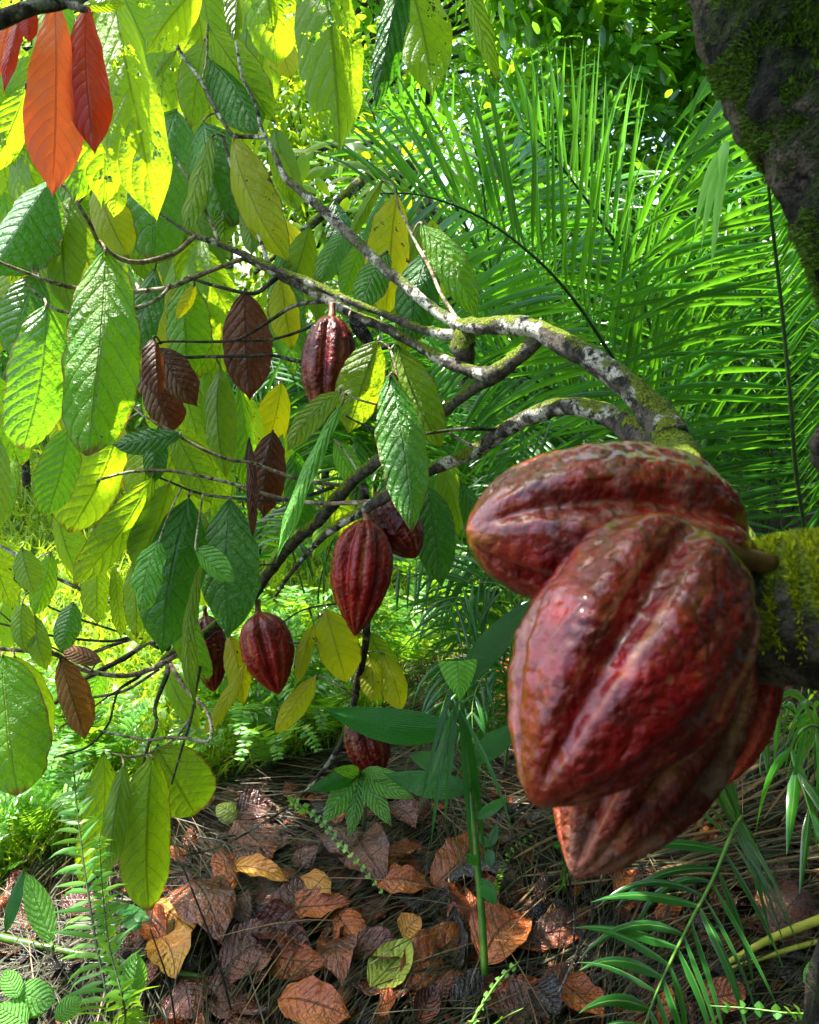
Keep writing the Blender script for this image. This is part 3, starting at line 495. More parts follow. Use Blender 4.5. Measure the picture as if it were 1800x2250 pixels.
# --- leaves: (base x, y, tip x, y, width, material, depth or None, options)
LV = [
 (122, 12, 115, 432, 126, 'red', .90, dict(arch=.06, fold=.12, shape='obov')), (190, 14, 209, 338, 100, 'dred', .92, dict(arch=.03, fold=.2, shape='obov')),
 (24, 40, -2, 168, 36, 'red', .88, {}), (48, 28, 8, 208, 30, 'dred', .86, {}), (66, 10, 63, 95, 38, 'dred', .84, {}),
 (246, -30, 345, 487, 152, 'ygh', .98, dict(side=.03, roll=-15, shape='obov')), (182, 12, 275, 8, 32, 'yg', .95, {}),
 (440, -30, 322, 118, 92, 'ygh', 1.2, {}), (458, 60, 606, 272, 92, 'yg', 1.5, {}), (512, -50, 514, 95, 42, 'olive', 1.2, {}),
 (575, -90, 610, 150, 120, 'ygh', 1.2, {}), (592, 50, 640, 175, 75, 'yellow', 1.7, {}),
 (702, -110, 748, 336, 148, 'ygh', 1.0, dict(roll=-10)), (892, -80, 824, 244, 66, 'dark', 1.02, dict(fold=.5)), (872, -110, 950, 214, 132, 'ygh', 1.1, {}),
 (1020, -60, 1098, 182, 44, 'yg', 1.2, {}), (60, 190, -25, 385, 74, 'ygh', 1.2, {}), (112, 395, -20, 610, 124, 'gloss', 1.24, dict(roll=35, fold=.5)), (100, 400, 20, 640, 80, 'yg', 1.30, {}),
 (155, 430, 160, 700, 108, 'olive', 1.28, {}), (222, 190, 226, 455, 112, 'ygh', 1.1, {}), (196, 270, 162, 446, 76, 'mid', 1.2, {}),
 (388, 242, 338, 578, 160, 'gloss', 1.52, dict(shape='blunt')), (448, 268, 505, 500, 134, 'gloss', 1.5, dict(shape='blunt')), (460, 132, 566, 300, 104, 'gloss', 1.53, {}),
 (450, 90, 420, 285, 84, 'yg', 1.55, {}), (467, 303, 402, 535, 48, 'yg', 1.46, dict(roll=40)), (514, 304, 638, 578, 98, 'yellow', 1.42, {}),
 (538, 440, 553, 562, 48, 'olive', 1.46, {}), (500, 440, 493, 540, 48, 'yg', 1.5, {}), (388, 112, 342, 172, 20, 'olive', 1.5, {}), (215, 395, 285, 570, 92, 'yellow', 1.5, {}),
 (255, 385, 250, 478, 48, 'ygh', 1.3, {}), (842, 394, 762, 540, 28, 'olive', 1.4, {}), (872, 425, 848, 705, 104, 'yellow', 1.42, {}), (925, 492, 1050, 702, 78, 'mid', 1.25, {}),
 (942, 548, 902, 765, 98, 'dark', 1.3, {}), (852, 555, 788, 690, 72, 'gloss', 1.36, {}), (800, 530, 752, 655, 54, 'mid', 1.5, {}), (765, 498, 700, 625, 58, 'gloss', 1.55, {}),
 (232, 552, 192, 1002, 158, 'mid', 1.20, dict(shape='blunt', roll=12)), (102, 672, 48, 988, 128, 'gloss', 1.18, dict(shape='blunt', roll=-10)), (84, 600, 30, 800, 104, 'gloss', 1.28, {}), (70, 560, -10, 790, 84, 'yg', 1.32, {}),
 (342, 590, 262, 845, 74, 'dark', 1.45, dict(roll=25)), (405, 615, 412, 835, 104, 'mid', 1.46, {}), (428, 625, 387, 702, 32, 'yellow', 1.4, {}),
 (538, 640, 549, 880, 112, 'brown', 1.46, dict(roll=5)), (338, 742, 347, 876, 52, 'brown', 1.40, dict(fold=.6)), (348, 765, 434, 894, 76, 'brown', 1.47, {}), (322, 800, 378, 948, 88, 'brown', 1.50, dict(shape='blunt')),
 (484, 808, 498, 1052, 72, 'olive', 1.55, {}), (526, 850, 540, 1085, 54, 'mid', 1.6, {}), (398, 955, 244, 978, 56, 'dark', 1.40, dict(wav=.03)), (346, 950, 338, 1064, 54, 'dark', 1.5, {}),
 (385, 952, 465, 1108, 84, 'yg', 1.52, {}), (258, 955, 152, 1170, 126, 'yg', 1.5, dict(shape='blunt')), (152, 935, 98, 1140, 92, 'gloss', 1.35, {}), (322, 960, 308, 1120, 94, 'yg', 1.6, {}),
 (338, 1045, 158, 1290, 84, 'yg', 1.48, dict(roll=-25)), (372, 1063, 292, 1250, 84, 'olive', 1.5, {}), (415, 1095, 356, 1440, 142, 'dark', 1.52, dict(roll=5)), (505, 1098, 502, 1402, 132, 'dark', 1.54, {}), (410, 1110, 455, 1250, 70, 'olive', 1.6, {}),
 (600, 948, 580, 1138, 84, 'brown', 1.52, {}), (548, 965, 556, 1190, 24, 'brown', 1.5, {}), (430, 1205, 516, 1278, 56, 'light', 1.40, dict(shape='oval')), (352, 1185, 318, 1348, 66, 'light', 1.42, dict(wav=.04)),
 (441, 1242, 430, 1558, 34, 'yg', 1.45, dict(side=.05, roll=30)), (292, 1238, 300, 1405, 54, 'yg', 1.6, {}), (6, 1440, 38, 1748, 150, 'mid', 1.55, dict(shape='blunt')), (32, 1440, 92, 1680, 112, 'yg', 1.62, {}),
 (132, 1450, 187, 1628, 72, 'tan', 1.7, {}), (222, 1455, 132, 1425, 40, 'tan', 1.72, {}), (48, 1205, 76, 1305, 58, 'olive', 1.6, {}), (112, 1215, 74, 1355, 52, 'mid', 1.65, {}),
 (50, 1325, 55, 1435, 52, 'olive', 1.66, {}), (78, 1355, 104, 1475, 48, 'olive', 1.68, {}), (162, 1325, 134, 1435, 58, 'gloss', 1.7, {}), (215, 1225, 215, 1372, 62, 'yg', 1.7, {}), (250, 1245, 266, 1405, 38, 'yg', 1.7, {}),
 (335, 1664, 328, 2002, 116, 'yg', 1.62, dict(shape='blunt')), (272, 1680, 236, 1928, 54, 'olive', 1.6, {}), (345, 1640, 430, 1790, 150, 'yg', 1.68, dict(shape='blunt', roll=15)), (226, 1655, 176, 1950, 82, 'yg', 1.63, {}),
 (540, 1460, 440, 1622, 34, 'yellow', 1.75, {}), (505, 1395, 536, 1552, 56, 'yellow', 1.8, {}), (716, 1338, 762, 1502, 98, 'yellow', 1.76, {}), (690, 1368, 654, 1505, 36, 'yellow', 1.77, {}),
 (694, 1487, 602, 1612, 54, 'yellow', 1.76, {}), (812, 1442, 822, 1545, 56, 'yellow', 1.85, {}), (842, 1438, 882, 1565, 64, 'yellow', 1.87, {}), (812, 1390, 874, 1492, 52, 'olive', 1.86, {}),
 (832, 748, 764, 955, 104, 'yg', 1.26, {}), (876, 764, 972, 988, 104, 'yg', 1.27, {}), (857, 826, 905, 1170, 112, 'gloss', 1.12, dict(shape='oval', roll=-8, bright=1)),
 (748, 860, 630, 994, 58, 'yg', 1.22, {}), (754, 884, 606, 1238, 34, 'light', 1.20, dict(roll=35, wav=.01)), (736, 968, 797, 1074, 56, 'mid', 1.5, {}), (768, 695, 824, 764, 32, 'l_dark', 1.3, {}),
 (618, 610, 642, 770, 70, 'yellow', 1.44, {}),
]
def hang(L):
    bx, by, tx, ty, wd, mt, d, op = L
    # nearest branch sample in the picture gives the point the stalk grows from
    best = min(SAMP, key=lambda s: (s[0] - bx) ** 2 + (s[1] - by) ** 2 + (max(0, abs(s[2] - d) - .03) * 900) ** 2)
    roll = op.get('roll', uni(-30, 30)); mb = MB()
    db = d; dt = d + uni(-.03, .05)
    A = P(bx, by, db); B = P(tx, ty, dt)
    ax = (B - A).normalized(); vd = (CAM - (A + B) / 2).normalized()
    n = (vd - ax * vd.dot(ax)).normalized(); n = Matrix.Rotation(R(roll), 3, ax) @ n
    wm = wd * d / FPX / max(.5, math.cos(R(roll)))
    kind = op.get('shape', 'cacao')
    ps = {'gloss': .006, 'mid': .004, 'dark': .0025, 'light': .005, 'brown': .002, 'tan': .002}.get(mt, .0012)
    NN = 11 if mt == 'gloss' else (12 if mt in ('red', 'dred') else 9)
    leaf3(mb, A, B, n, wm * .97, kind, op.get('fold', uni(.1, .5)), op.get('arch', uni(.03, .14)), ps, NN, 2.2, 36, 14, 0, None, op.get('wav', .012), op.get('side', uni(-.035, .035)), uni(0, .35), None, .12 if mt in ('gloss', 'mid', 'brown') else .07)
    # stalk
    S = P(best[0], best[1], best[2])
    if (S - A).length < 0.16:
        tube(mb, [S, (S + A) / 2 + Vector((0, 0, .006)), A + Vector((0, 0, .002)), A + ax * .006], [.0022, .0017, .0020, .0012], 4, 6, m=1)
    mats = [mt, 'twig' if mt not in ('brown', 'tan') else 'barkd']
    o = mb.build('leaf', mats, tree)
    if mt in ('brown', 'tan'): o['label'] = 'dry brown leaf'
    elif mt in ('red', 'dred'): o['label'] = 'young red leaf'
    return o
for L in LV: hang(L)
# leaves farther back on the same boughs, too mixed up to count
mb = MB(); mats_f = ['yg', 'mid', 'gloss', 'olive', 'dark', 'yellow', 'ygh']
def bgleaf(mb, px, py, d, L, m):
    an = uni(-.5, .5); A = P(px, py, d); ax = Vector((math.sin(an), uni(-.3, .3), -1)).normalized()
    n = Vector((uni(-.8, .8), -1, uni(-.1, .7))).normalized()
    leaf3(mb, A, A + ax * L, n, L * uni(.3, .42), random.choice(['cacao', 'blunt', 'cacao']), uni(.1, .5), uni(.04, .14), .008, 9, 2.2, 14, 8, m)
for i in range(230):
    px = uni(-60, 640); py = uni(-80, 1500)
    if py > 1020 and rnd() < .82: continue
    if px > 480 and rnd() < .55: continue
    d = uni(1.65, 2.5); bgleaf(mb, px, py, d, uni(.16, .30), random.choice([0, 0, 0, 0, 1, 2, 3, 5, 6, 6, 6]))
for i in range(26):
    bgleaf(mb, uni(640, 1020), uni(420, 620) if rnd() < .5 else uni(930, 1080), uni(1.6, 2.0), uni(.14, .22), random.choice([0, 1, 3, 4, 4]))
tag(mb.build('far_leaves', mats_f, tree), kind='stuff')
# tree's unseen crown, laid out above the frame to shade pods, litter and trunk
mb = MB()
def over(n, x0, x1, y0, y1, z0, z1):
    for i in range(n):
        p = Vector((uni(x0, x1), uni(y0, y1), uni(z0, z1)))
        ax = Vector((uni(-1, 1), uni(-1, 1), uni(-1.0, .1))).normalized()
        leaf3(mb, p, p + ax * uni(.28, .4), Vector((uni(-.5, .5), uni(-.5, .5), 1)).normalized(), uni(.11, .15), 'cacao', .2, .08, 0, 9, 2.2, 6, 4, random.choice([0, 1, 2]))
over(330, -2.2, -.2, 1.9, 3.2, 3.2, 4.1)
over(230, .9, 2.8, .6, 2.8, 3.0, 3.8)
over(170, -.95, 1.1, .5, 1.7, 2.6, 3.3)
over(160, .2, 1.9, -.6, .7, 2.2, 3.2)
over(200, .5, 2.4, -2.6, -.6, 2.0, 3.6)
for i in range(14):
    a = Vector(TP[0]); b_ = Vector((uni(-1, 2.2), uni(.6, 3.4), uni(3.2, 3.8))); tube(mb, [a, (a + b_) / 2 + Vector((0, 0, .2)), b_], [.035, .02, .006], 6, 7, m=3)
mb.build('crown', ['mid', 'dark', 'gloss', 'barkd'], tree)
# moss tufts on limb and trunk
mb = MB()
def tufts(pp, rr, n, i0, i1, zmin, L0, L1, cond=None, clump=0.0):
    k = 0
    while k < n:
        t = uni(i0, i1); i = int(t); f = t - i
        p = pp[i].lerp(pp[i + 1], f); r_ = lerp(rr[i], rr[i + 1], f); tg = (pp[i + 1] - pp[i]).normalized()
        d = Vector((uni(-1, 1), uni(-1, 1), uni(-1, 1))); d = (d - tg * d.dot(tg))
        if d.length < .1: continue
        d.normalize()
        if d.z < zmin + uni(-.35, .35): continue
        q = p + d * r_ * 1.0
        if clump and noise.noise(q * clump) < 0.02: continue
        k += 1
        e = (d + Vector((uni(-.9, .9), uni(-.9, .9), uni(-.3, .9)))).normalized()
        blade(mb, q, e, uni(L0, L1), uni(.0010, .0022), Vector((uni(-1, 1), -1, uni(-1, 1))).normalized(), uni(0, .8), 2, .3)
nL = len(LP) - 2
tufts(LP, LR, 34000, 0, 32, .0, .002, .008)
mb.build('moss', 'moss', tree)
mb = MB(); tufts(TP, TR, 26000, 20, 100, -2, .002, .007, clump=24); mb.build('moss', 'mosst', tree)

# ------------------------------------------------------------------ COCOA PODS
def pod(a, b_, wd, mat, label, group, roll=0, res=(90, 100), seed=0, rib=.12, wart=.02, nip=.35, neck=.35, stalk=None, fat=1.0, bend=0.0, squash=1.0, sec=.45, sk=.92):
    """a, b_: world points of stalk end and tip; wd: width in metres"""
    ax = b_ - a; L = ax.length; ax.normalize()
    vd = (CAM - (a + b_) / 2).normalized(); n = (vd - ax * vd.dot(ax)).normalized(); n = Matrix.Rotation(R(roll), 3, ax) @ n; s_ = ax.cross(n)
    root = thing('cacao_pod', label, 'cacao pod', a, group)
    mb = MB(); mb.ridge = []; mb.along = []; nu, nv = res
    so = Vector((seed * 3.1, seed * 1.7, seed))
    for i in range(nu + 1):
        s = i / nu; s2 = 1 - (1 - s) ** 1.0
        # blunt shoulders, long body, pointed end
        pr = (max(0, math.sin(math.pi * min(1, s ** (.80 / fat) * 1.0))) ** .62) if s < 1 else 0
        body = (1 - abs(2 * s ** sk - 1) ** 2.6) ** .62 if 0 < s < 1 else 0
        pr = body * (1 - nip * max(0, (s - .5) / .5) ** 1.4)
        if s < .06: pr = max(pr, .10)
        gr = min(1, s / .12) * min(1, (1 - s) / .08)
        for j in range(nv):
            th = 2 * math.pi * j / nv
            # five pairs of ribs: a deep furrow between pairs, a shallow one inside
            f1 = .5 + .5 * math.cos(5 * th); f2 = .5 + .5 * math.cos(10 * th + math.pi)
            rg = 1 - (f1 ** 4) * 1.0 - sec * ((1 - f1) ** 7) 
            wv = noise.noise(Vector((math.cos(th) * 1.2, math.sin(th) * 1.2, s * 2.2)) + so)
            r_ = wd / 2 * pr * (1 + rib * gr * (rg - .62) + .07 * wv)
            ca, sa = math.cos(th), math.sin(th)
            q = a + ax * (L * s) + n * (ca * r_ * squash) + s_ * (sa * r_) + s_ * (bend * L * 4 * s * (1 - s))
            nn = (n * ca + s_ * sa)
            if wart:
                sc = 1 / wd
                w1 = noise.noise(q * sc * 7 + so); w2 = noise.noise(q * sc * 17 + so); w3 = abs(noise.noise(q * sc * 10 + so * 2))
                q = q + nn * wd * wart * gr * (w1 * 1.0 + w2 * .45 + (w3 - .25) * 1.3)
            mb.v.append(q); mb.ridge.append(max(0, min(1, rg))); mb.along.append(s)
    for i in range(nu):
        for j in range(nv):
            k = (j + 1) % nv; mb.face((i * nv + j, i * nv + k, (i + 1) * nv + k, (i + 1) * nv + j))
    mb.build('husk', mat, root)
    ms = MB(); st = stalk if stalk is not None else a + Vector((0, .01, .05))
    mid = (a + st) / 2
    tube(ms, [a + ax * .012, a - ax * .002, mid, st], [wd * .10, wd * .075, wd * .06, wd * .07], 5, 12, .15, 80)
    ms.build('stalk', 'stalk', root)
    return root
GB = 'big cacao pods on the mossy limb'; GS = 'cacao pods hanging farther back on the branches'
pod(P(1622, 1200, .55), P(1026, 1165, .50), .110, 'podA', 'large weathered red cacao pod lying sideways on top of the foreground cluster', GB, roll=18, res=(220, 260), seed=3, rib=.22, sec=.12, wart=.012, nip=.10, stalk=P(1700, 1260, .56), fat=1.1, bend=.04)
pod(P(1520, 1190, .46), P(1172, 1768, .39), .107, 'podB', 'largest glossy crimson cacao pod, in front, pointing down left', GB, roll=6, res=(240, 280), seed=8, rib=.24, sec=.12, sk=.78, wart=.011, nip=.34, stalk=P(1690, 1240, .54))
pod(P(1560, 1330, .56), P(1262, 1928, .50), .104, 'podC', 'brownish red cacao pod with furrowed tip hanging behind and below the biggest pod', GB, roll=10, res=(180, 220), seed=12, rib=.36, wart=.012, nip=.42, stalk=P(1700, 1300, .57))
pod(P(1668, 1420, .66), P(1572, 1732, .66), .056, 'podD', 'slim orange red cacao pod half hidden right of the big cluster', GB, roll=40, res=(90, 100), seed=15, rib=.2, wart=.012, nip=.35, stalk=P(1690, 1350, .60))
pod(P(729, 694, 1.32), P(713, 928, 1.30), 114 / FPX * 1.32, 'podS', 'dark red cacao pod hanging under the upper branch beside yellow leaves', GS, roll=10, seed=21, rib=.22, wart=.012, nip=.45, stalk=P(731, 668, 1.33))
pod(P(806, 1142, 1.42), P(780, 1398, 1.40), 122 / FPX * 1.42, 'podR', 'bright red cacao pod with pointed tip at the centre, in front of another', GS, roll=34, seed=24, rib=.26, wart=.014, nip=.60, stalk=P(800, 1120, 1.44))
pod(P(835, 1098, 1.50), P(915, 1225, 1.46), 108 / FPX * 1.5, 'podS', 'dark red cacao pod tucked behind the bright green leaf at the centre', GS, roll=0, seed=28, stalk=P(828, 1085, 1.47))
pod(P(568, 1346, 1.78), P(613, 1526, 1.76), 108 / FPX * 1.78, 'podR', 'plump red cacao pod hanging free under the dark sloping branch', GS, roll=5, seed=31, rib=.24, wart=.012, nip=.5, stalk=P(566, 1318, 1.79))
pod(P(452, 1352, 1.92), P(470, 1520, 1.90), 76 / FPX * 1.92, 'podS', 'narrow dark cacao pod hanging behind the sloping branch', GS, roll=20, seed=35, rib=.2, stalk=P(450, 1335, 1.9))
pod(P(786, 1568, 1.88), P(832, 1715, 1.86), 90 / FPX * 1.9, 'podS', 'lowest dark red cacao pod, just above the star shaped seedling', GS, roll=0, seed=39, rib=.16, stalk=P(776, 1560, 1.87))

# ------------------------------------------------------------------ PALMS
def frond(parent, path, Lf, aL=50, aR=50, n=46, wd=.022, droop=.25, nrm=None, mat='palm', rad=.006, s0=.12, LR=(1, 1), rmat='rachis', name='frond', seg=6, jit=.07, tipa=None, missing=0.0):
    """path: world points from base to tip"""
    s = cat(path, 8); acc = [0]
    for a, b_ in zip(s, s[1:]): acc.append(acc[-1] + (b_ - a).length)
    tot = acc[-1]
    mr = MB(); tube(mr, path, [rad * (1 - .82 * i / (len(path) - 1)) for i in range(len(path))], 6, 7)
    mb = MB()
    for k in range(n):
        f = s0 + (1 - s0) * (k + uni(-.2, .2)) / n; dd = min(max(f, 0), .999) * tot
        i = max(j for j in range(len(acc)) if acc[j] <= dd); i = min(i, len(s) - 2)
        p = s[i].lerp(s[i + 1], (dd - acc[i]) / max(1e-6, acc[i + 1] - acc[i])); tg = (s[i + 1] - s[i]).normalized()
        N_ = nrm if nrm is not None else Vector((0, -.6, .8))
        N_ = (N_ - tg * N_.dot(tg)).normalized(); sd = tg.cross(N_)
        prof = (.55 + .45 * math.sin(math.pi * min(1, .15 + f * .75))) * (1 if f < .8 else 1 - (f - .8) * 2.4)
        for sg, an, lr in ((-1, aL, LR[0]), (1, aR, LR[1])):
            if rnd() < missing + .03: continue
            bent = 3.0 if rnd() < .08 else 1.0
            ang = R((an if tipa is None else lerp(an, tipa, f)) + uni(-7, 7))
            d = tg * math.cos(ang) + sd * sg * math.sin(ang) + N_ * uni(-.05, .22)
            blade(mb, p, d, Lf * prof * lr * uni(1 - jit, 1 + jit), wd * uni(.65, 1.0), N_ + Vector((uni(-.32, .32), uni(-.32, .32), uni(-.32, .32))), (droop * uni(.5, 2.2) + .05) * bent, seg, .55, r=rnd() ** 1.4)
    o = mb.build(name, mat, parent)
    mr.build('midrib', rmat, o)
    return o
VN = Vector((0.1, -.9, .45))
palm = thing('palm', 'tall bright green feather palm with long fronds filling the right side', 'palm', G(1500, 1420))
rootp = G(1500, 1420)
def pp_(l): return [P(*q) for q in l]
HF = [
 ([(1530, 1250, 3.0), (1480, 1020, 2.85), (1400, 870, 2.7), (1330, 760, 2.6), (1262, 660, 2.5), (1180, 570, 2.4), (1060, 480, 2.3), (930, 430, 2.2), (830, 425, 2.15)], .62, 52, 48, 62, .024, .18, (1.0, 1.0)),
 ([(1540, 1200, 3.3), (1450, 800, 3.1), (1390, 600, 3.0), (1330, 500, 2.9), (1260, 400, 2.8), (1200, 325, 2.7), (1140, 280, 2.6)], .56, 50, 50, 56, .028, .12, (.8, 1.1)),
 ([(1760, 1350, 2.9), (1745, 1000, 2.7), (1720, 700, 2.6), (1695, 480, 2.5), (1680, 330, 2.4), (1640, 220, 2.35), (1570, 130, 2.3)], .66, 78, 50, 60, .026, .16, (1.1, .9)),
 ([(1720, 1350, 3.3), (1700, 1050, 3.3), (1680, 780, 3.3), (1665, 560, 3.2), (1655, 420, 3.1)], .6, 70, 65, 48, .022, .18, (1, 1)),
 ([(1200, 900, 3.5), (1080, 620, 3.4), (1000, 450, 3.3), (960, 400, 3.2), (925, 330, 3.1), (880, 270, 3.0), (830, 235, 2.9)], .52, 45, 45, 44, .026, .06, (.8, 1.1)),
 ([(1000, 640, 3.4), (900, 440, 3.3), (850, 335, 3.2), (820, 250, 3.1), (790, 190, 3.1)], .60, 62, 58, 36, .022, .12, (1, 1)),
 ([(1560, 1150, 3.4), (1590, 850, 3.4), (1620, 620, 3.3), (1680, 400, 3.2), (1770, 250, 3.1)], .6, 55, 50, 48, .028, .15, (1, 1)),
 #([(1500, 1200, 3.7), (1440, 850, 3.8), (1450, 620, 3.8), (1500, 460, 3.7)], .55, 45, 40, 44, .028, .15, (1, 1)),
 ([(1490, 1150, 3.1), (1350, 960, 3.0), (1220, 860, 2.9), (1080, 800, 2.8), (960, 790, 2.8)], .60, 52, 48, 44, .022, .3, (1, 1)),
 ([(1500, 1200, 3.2), (1300, 1080, 3.1), (1120, 1050, 3.0), (960, 1080, 2.9)], .5, 55, 50, 40, .02, .4, (1, 1)),
]
for (pth, Lf, aL, aR, n, wd, dr, LRr) in HF:
    q = [rootp + Vector((uni(-.05, .05), uni(-.05, .05), .15)), ] + pp_(pth)
    frond(palm, q, Lf, aL, aR, n, wd, dr, VN, 'palm', .010, .26, LRr, seg=7)
# the pale broken leaflets over the tall frond at the right
mbx = MB(); 
for tx, ty, l_ in ((1560, 420, .34), (1540, 410, .30), (1580, 440, .40), (1590, 330, .15)):
    blade(mbx, P(1600, 310, 2.3), (P(tx, ty, 2.25) - P(1600, 310, 2.3)), l_, .03, VN, .9, 7, .4, r=.0)
mbx.build('broken_leaflet', 'fernp', palm)
def wild_palm(px, d, n, Lf, H, spread, label, mat='palm', lean=(0, 0), group=None, wd=.02, nl=38, zr=None):
    base = P(px, 1125, d); base.z = gz(base.x, base.y); root = thing('palm', label, 'palm', base, group)
    for i in range(n):
        a = 2 * math.pi * (i + uni(-.3, .3)) / n; dx, dy = math.cos(a) * spread * uni(.6, 1.1) + lean[0], math.sin(a) * spread * uni(.6, 1.1) + lean[1]
        h = H * uni(.7, 1.1)
        q = [base + Vector((dx * .03, dy * .03, 0)), base + Vector((dx * .15, dy * .15, h * .45)), base + Vector((dx * .45, dy * .45, h * .85)), base + Vector((dx * .8, dy * .8, h)), base + Vector((dx * 1.1, dy * 1.1, h * .9))]
        frond(root, q, Lf * uni(.85, 1.1), 55, 55, nl, wd, .35, Vector((0, -.3, 1)), mat, .007, .25, seg=5)
    return root
GP = 'feather palms growing behind the cacao branches'
wild_palm(1100, 3.9, 9, .5, 1.9, .9, 'feather palm low behind the forked branches at the centre', 'palm', group=GP)
wild_palm(820, 4.4, 8, .45, 1.5, .8, 'feather palm with thin upright fronds behind the lichen covered branch', 'palm', group=GP)
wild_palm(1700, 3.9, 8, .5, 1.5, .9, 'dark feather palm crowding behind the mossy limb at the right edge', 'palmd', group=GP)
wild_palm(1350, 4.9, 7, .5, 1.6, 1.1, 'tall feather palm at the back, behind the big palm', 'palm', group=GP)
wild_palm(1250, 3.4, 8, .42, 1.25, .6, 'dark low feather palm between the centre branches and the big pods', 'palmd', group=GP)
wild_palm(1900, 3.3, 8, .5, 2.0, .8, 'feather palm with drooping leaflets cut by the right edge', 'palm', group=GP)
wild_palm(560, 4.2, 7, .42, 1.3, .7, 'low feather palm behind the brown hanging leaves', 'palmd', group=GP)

# dark drooping palm at the centre
dp = thing('palm', 'dark green young palm with narrow drooping leaflets right of the lowest pod', 'palm', G(1110, 1700))
g0 = G(1110, 1700)
for q, Lf, aL, aR, n in (
    ([(1120, 1480, 1.95), (1125, 1330, 1.9), (1095, 1285, 1.86), (1030, 1290, 1.8), (975, 1360, 1.75)], .30, 55, 40, 34),
    ([(1120, 1520, 1.9), (1080, 1440, 1.85), (1030, 1440, 1.8), (985, 1520, 1.75), (960, 1600, 1.72)], .24, 45, 35, 26),
    ([(1130, 1400, 2.0), (1180, 1270, 2.1), (1080, 1210, 2.1), (960, 1210, 2.1), (860, 1260, 2.1)], .32, 60, 60, 34),
    ([(1140, 1380, 2.05), (1200, 1200, 2.1), (1190, 1050, 2.2), (1120, 960, 2.2)], .38, 55, 50, 36),
    ([(1110, 1500, 1.9), (1070, 1480, 1.8), (1040, 1540, 1.72), (1040, 1640, 1.68)], .20, 35, 30, 18)):
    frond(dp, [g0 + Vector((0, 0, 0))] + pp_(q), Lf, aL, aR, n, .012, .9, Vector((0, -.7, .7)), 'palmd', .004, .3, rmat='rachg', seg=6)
hp = thing('palm', 'dark palm with comb like leaflets hanging down behind the centre pod', 'palm', P(700, 1125, 3.1)); hp.location.z = 0
frond(hp, [Vector(hp.location)] + pp_([(700, 1300, 2.9), (745, 1130, 2.6), (700, 1120, 2.4), (660, 1160, 2.3), (620, 1200, 2.2)]), .34, 60, 80, 22, .020, 1.2, Vector((0, -.7, .7)), 'palmd', .005, .45, seg=6)
frond(hp, [Vector(hp.location)] + pp_([(720, 1200, 2.9), (800, 1120, 2.7), (900, 1100, 2.6), (960, 1150, 2.5)]), .34, 70, 70, 26, .014, 1.2, Vector((0, -.7, .7)), 'palmd', .005, .45, seg=6)
frond(hp, [Vector(hp.location)] + pp_([(640, 1200, 2.9), (600, 960, 2.8), (560, 880, 2.7), (500, 860, 2.6)]), .34, 60, 60, 26, .02, .5, Vector((0, -.7, .7)), 'palmd', .005, .4, seg=6)

# palm frond low at the bottom right
yp = thing('palm', 'young palm whose dark green frond bends over the litter at the bottom right', 'palm', G(1640, 1800))
g0 = Vector(yp.location)
frond(yp, [g0 + Vector((0, .02, 0)), P(1612, 1822, 1.55), P(1570, 1925, 1.42), P(1520, 2020, 1.32), P(1470, 2120, 1.22), P(1435, 2200, 1.14), P(1400, 2300, 1.06)], .235, 52, 50, 34, .020, .42, Vector((0, -.75, .66)), 'palmd', .0045, .06, rmat='rachg', seg=8, LR=(.95, 1.05))
yq = thing('palm', 'young palm with bright strap leaflets drooping at the right edge', 'palm', G(1840, 1700))
g0 = Vector(yq.location)
frond(yq, [g0, P(1800, 1600, 1.5), P(1740, 1640, 1.4), P(1770, 1750, 1.3), P(1800, 1850, 1.25)], .30, 25, 20, 16, .020, .9, Vector((0, -.75, .66)), 'palm', .004, .35, rmat='rachg', seg=8)
frond(yq, [g0, P(1740, 1560, 1.6), P(1690, 1600, 1.55), P(1670, 1680, 1.5), P(1680, 1720, 1.5)], .16, 30, 25, 9, .015, .7, Vector((0, -.75, .66)), 'palm', .003, .4, rmat='rachg', seg=7)

# ------------------------------------------------------------------ BROAD LEAVED GROUND PLANTS
gi = thing('ginger_plant', 'tall green stalk with broad lance shaped leaves in front of the leaf litter', 'plant', P(1068, 2140, 1.38)); gi.location.z = 0
ms = MB(); tube(ms, [P(1066, 2140, 1.40), P(1058, 2000, 1.42), P(1045, 1850, 1.44), P(1030, 1700, 1.48), P(1015, 1600, 1.52), P(1010, 1520, 1.55)], [.0068, .0068, .006, .0055, .0048, .003], 6, 12); ms.build('stem', 'stem', gi)
def blade_leaf(parent, a, b_, wd, mat='broad', shape='lance', nrm=None, roll=0, arch=.06, fold=.2, side=0, name='leaf', wav=0, puck=0):
    mb = MB(); ax = (b_ - a).normalized(); vd = (CAM - (a + b_) / 2).normalized(); n = (vd - ax * vd.dot(ax)).normalized() if nrm is None else nrm
    n = Matrix.Rotation(R(roll), 3, ax) @ n
    leaf3(mb, a, b_, n, wd, shape, fold, arch, puck, 9, 2.2, 26, 8, 0, None, wav, side); return mb.build(name, mat, parent)
for a, b_, wd, op in (
    ((1012, 1600, 1.5), (706, 1556, 1.45), .066, dict(side=-.05, arch=.03)), ((1000, 1520, 1.56), (1180, 1312, 1.66), .058, dict(side=-.02)),
    ((1030, 1680, 1.48), (1145, 1588, 1.52), .045, dict(shape='lance')), ((1045, 1800, 1.45), (1120, 1750, 1.44), .022, {}),
    ((1040, 1730, 1.46), (845, 1700, 1.5), .05, dict(side=-.04)), ((1004, 1690, 1.5), (900, 1660, 1.6), .04, {}),
    ((1055, 1930, 1.42), (1092, 1990, 1.40), .028, {}), ((1052, 1900, 1.42), (1022, 1875, 1.40), .018, {})):
    blade_leaf(gi, P(*a), P(*b_), wd, 'broad', **op)
blade_leaf(gi, P(1006, 1452, 1.42), P(1012, 1540, 1.44), .070, 'light', 'tri', fold=.1)
